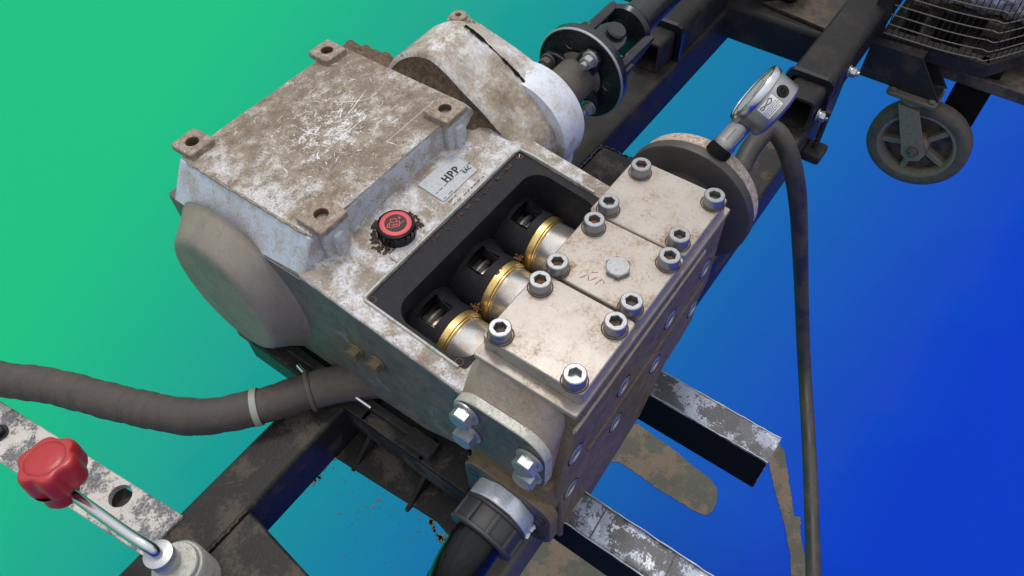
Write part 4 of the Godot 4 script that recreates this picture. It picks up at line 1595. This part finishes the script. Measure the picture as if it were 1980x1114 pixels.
func build_lever():
	var b := V(-.040, -.385, -.27)
	var t := thing("hand_valve", "hand valve with red six-lobed knob on a bent bright rod, at the skid corner", "valve", b)
	var st := mb()
	var X := Transform3D(Basis(), V(-.036, -.384, 0))
	lathe(st, [Vector2(.0, -.35), Vector2(.036, -.35), Vector2(.036, -.212), Vector2(.033, -.207), Vector2(0, -.207)], X, 48)
	part("valve_body", st, M.galv, t)
	st = mb()
	lathe(st, [Vector2(.0, -.2075), Vector2(.0295, -.2070), Vector2(.0300, -.2050), Vector2(.0300, -.1995), Vector2(.0285, -.1975), Vector2(0, -.1975)], X, 40)
	part("body_cap", st, M.galv, t)
	st = mb()
	var Xc := Transform3D(Basis(), V(-.045, -.388, 0))
	lathe(st, [Vector2(.0180, -.1976), Vector2(.0180, -.1720), Vector2(.0170, -.1690), Vector2(.0190, -.1680), Vector2(.0190, -.1640), Vector2(.0130, -.1625), Vector2(.0, -.1625)], Xc, 36)
	part("collar", st, M.zinc, t)
	st = mb()
	sweep(st, smooth_path([V(-.045, -.388, -.170), V(-.045, -.388, -.158), V(-.050, -.388, -.150), V(-.062, -.390, -.145), V(-.09, -.394, -.144), V(-.16, -.401, -.144), V(-.206, -.405, -.145)], .004), func(_s): return .0074, 24)
	part("rod", st, M.chrome, t)
	st = mb()
	# neck and six-lobed head; the axis leans so that its face looks up
	var at := V(-.214, -.3995, -.147)
	var ax := Vector3(-.10, 1.0, -.10).normalized()
	var Xk := frame_to(at, ax)
	lathe(st, [Vector2(.0, -.012), Vector2(.019, -.012), Vector2(.023, -.004), Vector2(.022, .010), Vector2(.027, .022)], Xk * Transform3D(Basis(), Vector3(.012, 0, -.004)), 28)
	var rows := []
	for L in [[.70, .010], [.92, .016], [1.0, .024], [1.0, .046], [.985, .054], [.93, .060], [.86, .0625], [.70, .0632], [.66, .0628], [.655, .0615], [.62, .0615], [.60, .0630], [.45, .0645], [.2, .0655]]:
		var row := []
		for i in 72:
			var an := TAU * i / 72
			var lobe := 1.0 - .15 * pow(.5 - .5 * cos(an * 6.0), 1.4)
			var r: float = .0400 * L[0] * lerp(1.0, lobe, smoothstep(.6, .95, L[0]))
			row.append(Xk * Vector3(cos(an) * r, L[1], sin(an) * r))
		rows.append(row)
	loft(st, rows, true)
	fan(st, rows[rows.size() - 1], ax)
	part("knob", st, M.red, t)

func build_frame():
	var t := thing("skid_frame", "black welded tube skid frame under the white pump with bright worn right tube ends", "frame", V(.1, .1, -.37))
	var st: SurfaceTool
	var top := -.270
	var low := -.372
	# left beam and the tubes that leave it
	st = mb()
	box(st, -.132, -.050, -.60, .06, low, top, .006)
	part("beam", st, M.black, t)
	st = mb()
	prism(st, pv([-.128, -.405, .30, -.423, .30, -.315, .095, -.2855, -.0502, -.2705, -.0502, -.38]), low + .002, top - .0025, func(u, v, w): return V(u, v, w), .004)
	part("beam", st, M.black, t)
	# weld beads on the corner
	for w in [[V(-.0505, -.272, top + .0005), V(-.0505, -.40, top + .0005)], [V(.232, -.012, top), V(.232, -.30, top - .001)]]:
		st = mb()
		var pp := []
		for i in 24:
			pp.append((w[0] as Vector3).lerp(w[1], i / 23.0) + Vector3(rng.randfn(0, .0008), 0, rng.randfn(0, .0008)))
		sweep(st, smooth_path(pp, .004), func(s): return .0022 + .0009 * sin(s * 90.0), 7)
		part("weld_bead", st, M.black, t)
	st = mb()
	box(st, .234, .318, -.420, -.012, low + .001, top - .001, .006)
	part("beam", st, M.tan_tube, t)
	# near right tube, passing under the suction flange; a cut line scribed across
	st = mb()
	tube_box(st, V(.16, .015, -.318), V(.66, .015, -.318), Vector3(0, 0, 1), .058, .100)
	part("tube_end", st, M.worn, t)
	for a in [.385, .50]:
		st = mb()
		obox(st, Transform3D(Basis(Vector3.UP, .06), V(a, .015, -.2678)), Vector3(.0022, .0010, .054), .0003)
		part("weld_bead", st, M.tan_tube, t)
	# far right tube with bright worn top
	st = mb()
	tube_box(st, V(.16, .268, -.318), V(.546, .268, -.318), Vector3(0, 0, 1), .050, .100, .005, .004)
	part("tube_end", st, M.worn, t)
	st = mb()
	box(st, .540, .5445, .246, .290, -.366, -.270, .001)
	part("end_plug", st, M.black_deep, t)
	# thin bright strips paint in the highlight along the worn tube top edges
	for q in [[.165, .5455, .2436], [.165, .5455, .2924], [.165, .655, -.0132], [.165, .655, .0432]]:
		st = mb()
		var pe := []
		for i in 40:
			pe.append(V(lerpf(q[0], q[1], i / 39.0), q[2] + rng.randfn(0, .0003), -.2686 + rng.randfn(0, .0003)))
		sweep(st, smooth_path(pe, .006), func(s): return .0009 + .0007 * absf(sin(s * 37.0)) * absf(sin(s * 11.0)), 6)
		part("edge_highlight", st, M.zinc, t)
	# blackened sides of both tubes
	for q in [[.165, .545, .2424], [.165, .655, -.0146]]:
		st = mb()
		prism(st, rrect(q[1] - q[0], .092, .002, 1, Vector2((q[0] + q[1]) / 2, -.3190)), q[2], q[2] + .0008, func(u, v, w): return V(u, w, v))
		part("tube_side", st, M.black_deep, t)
	# long rails towards the engine cart and the tie between them
	st = mb()
	box(st, -.126, -.036, .30, 1.38, low, -.262, .006)
	part("rail", st, M.black_dust, t)
	st = mb()
	box(st, .218, .302, .30, 1.20, low, -.264, .006)
	part("rail", st, M.black, t)
	st = mb()
	box(st, -.0358, .2178, .560, .705, -.360, -.2655, .005)
	part("tie_beam", st, M.black, t)
	for w in [[V(-.0355, .565, -.2645), V(-.0355, .70, -.2645)], [V(-.03, .7055, -.268), V(.2, .7055, -.268)]]:
		st = mb()
		var pp := []
		for i in 24:
			pp.append((w[0] as Vector3).lerp(w[1], i / 23.0) + Vector3(rng.randfn(0, .001), rng.randf() * .001, rng.randfn(0, .001)))
		sweep(st, smooth_path(pp, .004), func(s): return .0024 + .0012 * sin(s * 90.0), 7)
		part("weld_bead", st, M.black_gloss, t)
	# inner tubes with open ends
	st = mb()
	tube_box(st, V(-.0915, .972, -.225), V(-.0915, 1.30, -.225), Vector3(1, 0, 0), .070, .074, .006, .010)
	part("inner_tube", st, M.black_dust, t)
	st = mb()
	tube_box(st, V(.263, .976, -.226), V(.263, 1.30, -.226), Vector3(1, 0, 0), .072, .076, .006, .012)
	part("inner_tube", st, M.black_dust, t)
	# support channel and gussets below the pump
	st = mb()
	box(st, -.290, .200, -.064, .0, -.276, -.268, .002)
	box(st, -.290, .200, -.064, -.058, -.330, -.2685, .002)
	part("support_channel", st, M.black, t)
	st = mb()
	box(st, -.300, -.262, -.068, -.020, -.268, -.238, .002)
	part("foot_plate", st, M.tan_tube, t)
	st = mb()
	box(st, -.20, .075, -.045, -.030, -.268, -.252, .002)
	box(st, .070, .125, -.058, -.028, -.262, -.250, .002)
	part("angle_strip", st, M.black, t)
	for a in [-.012, .108]:
		st = mb()
		prism(st, pv([-.115, -.372, -.062, -.330, -.062, -.268, -.020, -.268, -.020, -.372]), a - .004, a + .004, func(u, v, w): return V(w, u, v), .001)
		part("gusset", st, M.black_dust, t)
	st = mb()
	prism(st, pv([-.050, -.115, .16, -.100, .234, -.115, .234, -.02, -.050, -.02]), -.372, -.364, func(u, v, w): return V(u, v, w), .002)
	part("bottom_plate", st, M.black, t)
	# bright bent tie rod by the pipe stub
	st = mb()
	sweep(st, smooth_path([V(-.15, -.060, -.236), V(-.125, -.063, -.236), V(-.10, -.050, -.236), V(.0, -.047, -.240)], .004), func(_s): return .0035, 12)
	part("tie_rod", st, M.chrome, t)
	# white flat bar with a round hole, welded to the corner
	var fb := thing("flat_bar", "flat steel bar with round hole and chipped white paint under the red knob", "bar", V(-.33, -.40, -.27))
	st = mb()
	var n := 48
	var o2 := PackedVector2Array()
	var i2 := PackedVector2Array()
	var hc := Vector2(-.222, -.370)
	var far := [Vector2(-.75, -.415), Vector2(-.120, -.334), Vector2(-.120, -.406), Vector2(-.75, -.49)]
	for i in n:
		var an := TAU * i / n
		var d := Vector2(cos(an), sin(an))
		i2.append(hc + d * .0178)
		var best := 9.0
		for k in 4:
			var hit = Geometry2D.segment_intersects_segment(hc, hc + d * 2.0, far[k], far[(k + 1) % 4])
			if hit != null: best = min(best, hc.distance_to(hit))
		o2.append(hc + d * best)
	for c in far:
		var bi := 0
		for i in n:
			if absf(angle_difference((c - hc).angle(), TAU * i / n)) < absf(angle_difference((c - hc).angle(), TAU * bi / n)): bi = i
		o2[bi] = c
	ring(st, o2, i2, -.276, -.264, func(u, v, w): return V(u, v, w), .001)
	part("bar", st, M.flat, fb)
	st = mb()
	prism(st, pv([-.72, -.418, -.14, -.344, -.14, -.398, -.72, -.478]), -.296, -.290, func(u, v, w): return V(u, v, w), .001)
	part("bar_underside", st, M.brown_panel, fb)
	st = mb()
	hex_head(st, Transform3D(Basis(), V(-.470, -.420, -.264)), .011, .009, .015)
	part("bolt", st, M.black_gloss, fb)

func build_cart():
	var t := thing("engine_cart", "black engine cart with wire guard cage and swivel caster at the far right", "cart", V(.4, 1.5, -H0))
	var st: SurfaceTool
	for c in [-.0915, .2585]:
		st = mb()
		tube_box(st, V(c, 1.046, -.226), V(c, 1.62, -.226), Vector3(1, 0, 0), .092, .094, .008, .014)
		var sl := part("sleeve", st, M.black_dust, t)
		st = mb()
		var f := func(u, v, w): return V(c + u, w, -.226 + v)
		ring(st, rrect(.104, .106, .018, 6), rrect(.080, .082, .012, 6), 1.040, 1.056, f, .004)
		part("sleeve_lip", st, M.black_gloss, sl)
	for q in [[.305, 1.163, -.218], [.302, 1.010, -.236]]:
		st = mb()
		var X := frame_to(V(q[0], q[1], q[2]), Vector3(1, 0, 0))
		hex_head(st, X, .0115, .011, .0135, .004)
		lathe(st, [Vector2(.006, .016), Vector2(.006, .024), Vector2(0, .024)], X, 14)
		part("clamp_bolt", st, M.zinc, t)
	# jack foot hanging beside the rail
	st = mb()
	box(st, .300, .345, .985, 1.040, -.345, -.318, .006)
	cyl(st, V(.322, 1.012, -.32), V(.322, 1.012, -.22), .006, .001, 14)
	part("jack_foot", st, M.black, t)
	# cross beam in two lengths
	st = mb()
	box(st, -.70, .214, 1.300, 1.400, -.345, -.248, .012)
	part("cross_beam", st, M.black_dust, t)
	st = mb()
	var prof := pv([.303, -.345, .495, -.345, .420, -.252, .303, -.252])
	prism(st, prof, 1.350, 1.356, func(u, v, w): return V(u, w, v), .001)
	prism(st, prof, 1.412, 1.418, func(u, v, w): return V(u, w, v), .001)
	box(st, .303, .422, 1.3565, 1.4115, -.258, -.252, .001)
	box(st, .303, .490, 1.3565, 1.4115, -.345, -.339, .001)
	part("beam_end", st, M.black_dust, t)
	# dusty gusset plates on the beam
	st = mb()
	prism(st, pv([.03, 1.34, .215, 1.315, .215, 1.62, .302, 1.62, .302, 1.75, .15, 1.75, .14, 1.45]), -.246, -.238, func(u, v, w): return V(u, v, w), .001)
	part("gusset_plate", st, M.brown_panel, t)
	st = mb()
	box(st, -.02, .10, 1.36, 1.56, -.24, -.13, .012)
	box(st, .15, .27, 1.58, 1.80, -.22, -.10, .012)
	part("engine_mount", st, M.black_deep, t)
	st = mb()
	box(st, -.60, -.10, 1.62, 1.72, -.34, -.20, .01)
	part("engine_mount", st, M.black_dust, t)
	# caster
	var cp := Vector2(.462, 1.372)
	st = mb()
	prism(st, rrect(.118, .085, .012, 4, Vector2(.437, 1.372)), -.3565, -.3465, func(u, v, w): return V(u, v, w), .002)
	var cas := part("caster", st, M.tan_tube, t)
	for q in [[.392, 1.340], [.482, 1.342]]:
		st = mb()
		hex_head(st, Transform3D(Basis(), V(q[0], q[1], -.3465)), .008, .006)
		part("plate_bolt", st, M.tan_tube, cas)
	var wc := V(.4955, 1.376, -.485)
	st = mb()
	lathe(st, [Vector2(0, 0), Vector2(.030, 0), Vector2(.034, -.008), Vector2(.034, -.016), Vector2(.028, -.020), Vector2(0, -.020)], Transform3D(Basis(), V(.440, 1.376, -.3566)), 32)
	for sg in [-1, 1]:
		var b0: float = 1.376 + sg * .036
		prism(st, pv([.416, -.376, .466, -.376, .524, -.486, .518, -.508, .4955, -.518, .474, -.508, .466, -.486]), b0 - .0025, b0 + .0025, func(u, v, w): return V(u, w, v), .001)
	box(st, .416, .466, 1.338, 1.414, -.382, -.3766, .002)
	part("fork", st, M.fork_tan, cas)
	var Xw := frame_to(wc, Vector3(0, 0, 1))
	st = mb()
	lathe(st, [Vector2(.092, -.020), Vector2(.098, -.0225), Vector2(.112, -.021), Vector2(.119, -.014), Vector2(.120, .0), Vector2(.119, .014), Vector2(.112, .021), Vector2(.098, .0225), Vector2(.092, .020)], Xw, 72, .6)
	part("tyre", st, M.tyre, cas)
	st = mb()
	lathe(st, [Vector2(.093, -.020), Vector2(.086, -.020), Vector2(.080, -.010), Vector2(.078, .0), Vector2(.080, .010), Vector2(.086, .020), Vector2(.093, .020)], Xw, 56)
	lathe(st, [Vector2(0, -.026), Vector2(.026, -.026), Vector2(.029, -.020), Vector2(.029, .020), Vector2(.026, .026), Vector2(0, .026)], Xw, 32)
	for k in 5:
		var an := TAU * k / 5 + .4
		var d := Xw.basis * Vector3(cos(an), 0, sin(an))
		obox(st, Transform3D(Basis(d, Xw.basis.y, d.cross(Xw.basis.y)), wc + d * .054), Vector3(.058, .024, .015), .003)
	part("rim", st, M.fork_tan, cas)
	st = mb()
	lathe(st, [Vector2(.0, -.0125), Vector2(.084, -.0125), Vector2(.084, -.0085), Vector2(.0, -.0085)], Xw, 48)
	part("wheel_web", st, M.brown_panel, cas)
	st = mb()
	hex_head(st, frame_to(wc + Vector3(0, 0, .0385), Vector3(0, 0, 1)), .011, .008, .0145)
	lathe(st, [Vector2(.0055, .011), Vector2(.0055, .022), Vector2(0, .023)], frame_to(wc + Vector3(0, 0, .0385), Vector3(0, 0, 1)), 14)
	part("axle_bolt", st, M.tan_tube, cas)
	# dark panels behind the wheel
	st = mb()
	box(st, .505, .585, 1.440, 1.60, -.460, -.275, .004)
	part("side_panel", st, M.black_deep, t)
	# guard cage: rails, posts and wires
	var c0 := Vector2(.298, 1.380)
	var c1 := Vector2(.540, 1.396)
	var c2 := Vector2(.700, 1.640)
	st = mb()
	for e in [[c0, c1], [c1, c2]]:
		var d := (e[1] - e[0]) as Vector2
		var mid := (e[0] + e[1]) / 2 as Vector2
		obox(st, Transform3D(Basis(Vector3.UP, atan2(d.y, d.x)), V(mid.x, mid.y + .012, -.262)), Vector3(d.length() + .02, .040, .030), .003)
	for c in [c0]:
		obox(st, Transform3D(Basis(), V(c.x - .004, c.y + .012, -.05)), Vector3(.036, .420, .030), .004)
	var cg := part("guard_cage", st, M.black_dust, t)
	var seg := [[c0 + Vector2(.018, -.006), c1 + Vector2(0, -.006)], [c1 + Vector2(0, -.006), c2]]
	for k in 15:
		st = mb()
		var h := -.236 + k * .0235
		var pp := [V(seg[0][0].x, seg[0][0].y, h), V(lerp(seg[0][0].x, seg[0][1].x, .55), lerp(seg[0][0].y, seg[0][1].y, .55) - .004, h - .001), V(seg[0][1].x - .02, seg[0][1].y + .002, h), V(seg[0][1].x + .012, seg[0][1].y + .022, h), V(seg[1][1].x, seg[1][1].y, h)]
		sweep(st, smooth_path(pp, .015), func(_s): return .0014, 6, false)
		part("guard_wire", st, M.wire, cg)
	for s in 2:
		var cnt := 17 if s == 0 else 18
		for k in cnt:
			var x := (k + .3) / cnt
			var p: Vector2 = (seg[s][0] as Vector2).lerp(seg[s][1], x)
			st = mb()
			sweep(st, PackedVector3Array([V(p.x, p.y + .003, -.248), V(p.x, p.y + .003, .10)]), func(_s): return .0011, 5, false)
			part("guard_wire", st, M.black_dust, cg)
	# what shows behind the wires
	st = mb()
	var nz := FastNoiseLite.new()
	nz.seed = 4
	nz.frequency = 14.0
	var rows := []
	for i in 60:
		var row := []
		var x := .36 + .55 * i / 59.0
		for k in 40:
			var an := TAU * k / 40
			var r := .060 + .012 * nz.get_noise_2d(x * 2.2, sin(an) * .3 + cos(an) * .1) + .004 * sin(x * 70.0)
			row.append(V(x, 1.60 + .12 * (x - .36) + cos(an) * r, -.185 + sin(an) * r))
		rows.append(row)
	loft(st, rows, true)
	part("foil_pipe", st, M.foil, t)
	st = mb()
	box(st, .30, .95, 1.70, 1.74, -.50, .25, .003)
	part("engine_panel", st, M.brown_panel, t)
	st = mb()
	for q in [[.36, 1.47, .020], [.42, 1.50, .013], [.455, 1.52, .022]]:
		cyl(st, V(q[0], q[1], -.34), V(q[0], q[1] + .02, -.22), q[2], .003, 20)
	part("engine_pipe", st, M.black_deep, t)
	st = mb()
	box(st, .30, .80, 1.425, 1.70, -.330, -.300, .003)
	part("floor_panel", st, M.brown_panel, t)
	st = mb()
	box(st, .33, .352, 1.50, 1.56, -.30, -.10, .003)
	part("engine_post", st, M.brown_panel, t)
	st = mb()
	box(st, .50, .56, 1.56, 1.60, -.30, -.24, .004)
	part("engine_block", st, M.brown_panel, t)

const FLOOR := -2.6

func build_floor():
	# one big painted floor far below; its paint fades from green to blue
	var st := mb()
	var ramp := func(t: float) -> Color:
		var x := clampf(t, 0.0, 1.0)
		# soft ends
		x = lerpf(x, smoothstep(0.0, 1.0, x), .15)
		var c := c8(37, 194, 132).lerp(c8(26, 65, 200), x)
		return c.srgb_to_linear() * .73
	var F := func(a: float, b: float) -> float:
		a = clampf(a, -6.6, 2.0)
		b = clampf(b, -1.2, 6.6)
		return .69567 + .00539 * b - .00257 * b * b + .00029 * b * b * b + .28881 * a - .03215 * a * b + .00154 * a * b * b + .02648 * a * a - .00291 * a * a * b + .00118 * a * a * a
	var xs := [-60.0, -20.0, -10.0]
	for i in 80: xs.append(-6.8 + 9.0 * i / 79.0)
	xs.append_array([4.0, 10.0, 20.0, 60.0])
	var ys := [-60.0, -20.0, -6.0]
	for i in 72: ys.append(-1.4 + 8.2 * i / 71.0)
	ys.append_array([10.0, 20.0, 60.0])
	for i in xs.size() - 1:
		for j in ys.size() - 1:
			var q := [[xs[i], ys[j]], [xs[i + 1], ys[j]], [xs[i + 1], ys[j + 1]], [xs[i], ys[j + 1]]]
			for k in [0, 2, 1, 0, 3, 2]:
				st.set_normal(Vector3.UP)
				st.set_color(ramp.call(F.call(q[k][0], q[k][1])))
				st.add_vertex(V(q[k][0], q[k][1], FLOOR))
	var m := StandardMaterial3D.new()
	m.vertex_color_use_as_albedo = true
	m.roughness = .95
	m.metallic_specular = .1
	var o := part("floor", st, m, self)
	tag(o, "smooth floor painted green at the left fading to deep blue at the right", "floor", "", "structure")
	# bare concrete patches
	var lab := ["broad patch of bare concrete on the blue floor below the far worn tube", "narrow strip of bare concrete along the thin black hose", "bare concrete patch between the elbow pipe and the near right tube"]
	var shapes := [pv([-.14, 1.10, -.12, 1.19, -.09, 1.312, -.024, 1.352, .176, 1.335, .315, 1.312, .394, 1.303, .445, 1.277, .474, 1.219, .479, 1.168, .464, 1.133, .417, 1.117, .35, 1.116, .214, 1.112, .081, 1.123, -.007, 1.123, -.055, 1.082, -.082, 1.03]), pv([.55, 1.69, .576, 1.563, .635, 1.474, .713, 1.374, .783, 1.289, .859, 1.171, .915, 1.05, 1.02, 1.05, .859, 1.286, .822, 1.372, .795, 1.361, .706, 1.509, .626, 1.64]), pv([-.20, .20, -.163, .498, -.106, .60, -.042, .68, .155, .74, .42, .76, .40, .50, .10, .20])]
	for i in 3:
		st = mb()
		var rough := PackedVector2Array()
		var pp := clean(shapes[i])
		for k in pp.size():
			var A := pp[k]
			var B := pp[(k + 1) % pp.size()]
			var n := maxi(2, int(A.distance_to(B) / .012))
			for s in n:
				rough.append(A.lerp(B, float(s) / n) + Vector2(rng.randfn(0, .0016), rng.randfn(0, .0016)))
		prism(st, rough, FLOOR, FLOOR + .004, func(u, v, w): return V(u, v, w), 0.0, 2)
		o = part("concrete_patch", st, M.concrete, self)
		o.name = numbered("concrete_patch")
		tag(o, lab[i], "floor patch", "bare concrete patches", "structure")
	# flecks and veins of bare concrete inside the near frame
	st = mb()
	var flecks := []
	var vein := [Vector2(-.926, .43), Vector2(-.85, .455), Vector2(-.77, .444), Vector2(-.686, .44), Vector2(-.602, .406), Vector2(-.549, .354), Vector2(-.485, .325), Vector2(-.425, .354)]
	for i in vein.size() - 1:
		for k in 26:
			flecks.append([vein[i].lerp(vein[i + 1], rng.randf()) + Vector2(rng.randfn(0, .006), rng.randfn(0, .006)), .0040 + .010 * pow(rng.randf(), 3.0)])
	for k in 260:
		flecks.append([Vector2(-.66, .60) + Vector2(rng.randfn(0, .10), rng.randfn(0, .045)), .003 + .016 * pow(rng.randf(), 4.0)])
	for k in 50:
		flecks.append([Vector2(-1.165, .222) + Vector2(rng.randfn(0, .014), rng.randfn(0, .03)), .003 + .008 * pow(rng.randf(), 2.0)])
	for k in 150:
		flecks.append([Vector2(-.85, .38) + Vector2(rng.randfn(0, .22), rng.randfn(0, .16)), .002 + .008 * pow(rng.randf(), 5.0)])
	for fl in flecks:
		var pp := PackedVector2Array()
		var r0 := rng.randf() * TAU
		var st2 := rng.randf_range(.5, 1.0)
		for k in 9:
			var an := TAU * k / 9
			pp.append((fl[0] as Vector2) + Vector2(cos(an), sin(an) * st2).rotated(r0) * (fl[1] as float) * rng.randf_range(.45, 1.35))
		prism(st, pp, FLOOR, FLOOR + .003, func(u, v, w): return V(u, v, w), 0.0, 2)
	o = part("concrete_flecks", st, M.concrete, self)
	tag(o, "scattered flecks and veins of bare concrete on the teal floor inside the near frame", "flecks", "", "stuff")

func build_sky() -> Environment:
	var W := 256
	var Hh := 128
	var im := Image.create_empty(W, Hh, false, Image.FORMAT_RGBF)
	var nz := FastNoiseLite.new()
	nz.seed = 3
	nz.frequency = 1.3
	nz.fractal_octaves = 4
	for y in Hh:
		var el := PI / 2 - PI * (y + .5) / Hh
		for x in W:
			var az := TAU * (x + .5) / W
			var d := Vector3(cos(el) * cos(az), sin(el), cos(el) * sin(az))
			var c: Color
			if el > 0:
				var cl := .5 + .5 * nz.get_noise_3d(d.x * 1.2, d.y * 2.0, d.z * 1.2)
				var v: float = lerp(.32, 1.30, pow(sin(el), .9)) * (.62 + .76 * cl)
				c = Color(.95 * v, .985 * v, 1.05 * v)
			else:
				c = Color(.26, .25, .24)
			im.set_pixel(x, y, c)
	var sm := PanoramaSkyMaterial.new()
	sm.panorama = ImageTexture.create_from_image(im)
	var sky := Sky.new()
	sky.sky_material = sm
	var env := Environment.new()
	env.background_mode = Environment.BG_SKY
	env.sky = sky
	env.ambient_light_source = Environment.AMBIENT_SOURCE_SKY
	env.background_energy_multiplier = 1.0
	env.tonemap_mode = Environment.TONE_MAPPER_LINEAR
	env.tonemap_exposure = 1.0
	env.sdfgi_enabled = true
	env.ssao_enabled = true
	env.ssil_enabled = true
	return env

func _ready():
	rng.seed = 4242
	# camera, sky, sun
	var cam := Camera3D.new()
	cam.name = "camera"
	var bx := Vector3(.8088021, -.02450903, -.58756997)
	var by := Vector3(-.45632438, .60408432, -.65333774)
	cam.transform = Transform3D(Basis(bx, by, bx.cross(by)).orthonormalized(), V(.52689833, -.35033813, .80007322))
	cam.fov = rad_to_deg(2.0 * atan(557.0 / 1430.0))
	cam.near = .02
	cam.far = 200.0
	add_child(cam)
	cam.current = true
	var we := WorldEnvironment.new()
	we.name = "world_environment"
	we.environment = build_sky()
	add_child(we)
	var sun := DirectionalLight3D.new()
	sun.name = "sun"
	sun.light_energy = .45
	sun.light_angular_distance = 12.0
	sun.light_color = Color(1, .97, .93)
	sun.shadow_enabled = true
	add_child(sun)
	sun.look_at_from_position(Vector3.ZERO, -Vector3(-.25, 1.0, -.30))
	make_materials()
	build_floor()
	var t := thing("plunger_pump", "large dirty white plunger pump with open crankcase window and bolted steel valve caps", "pump", V(.0, .18, -.237))
	build_crankcase(t)
	build_gearbox(t)
	build_fluid_end(t)
	build_frame()
	build_cart()
	build_shaft()
	build_gauge()
	build_hoses()
	build_lever()
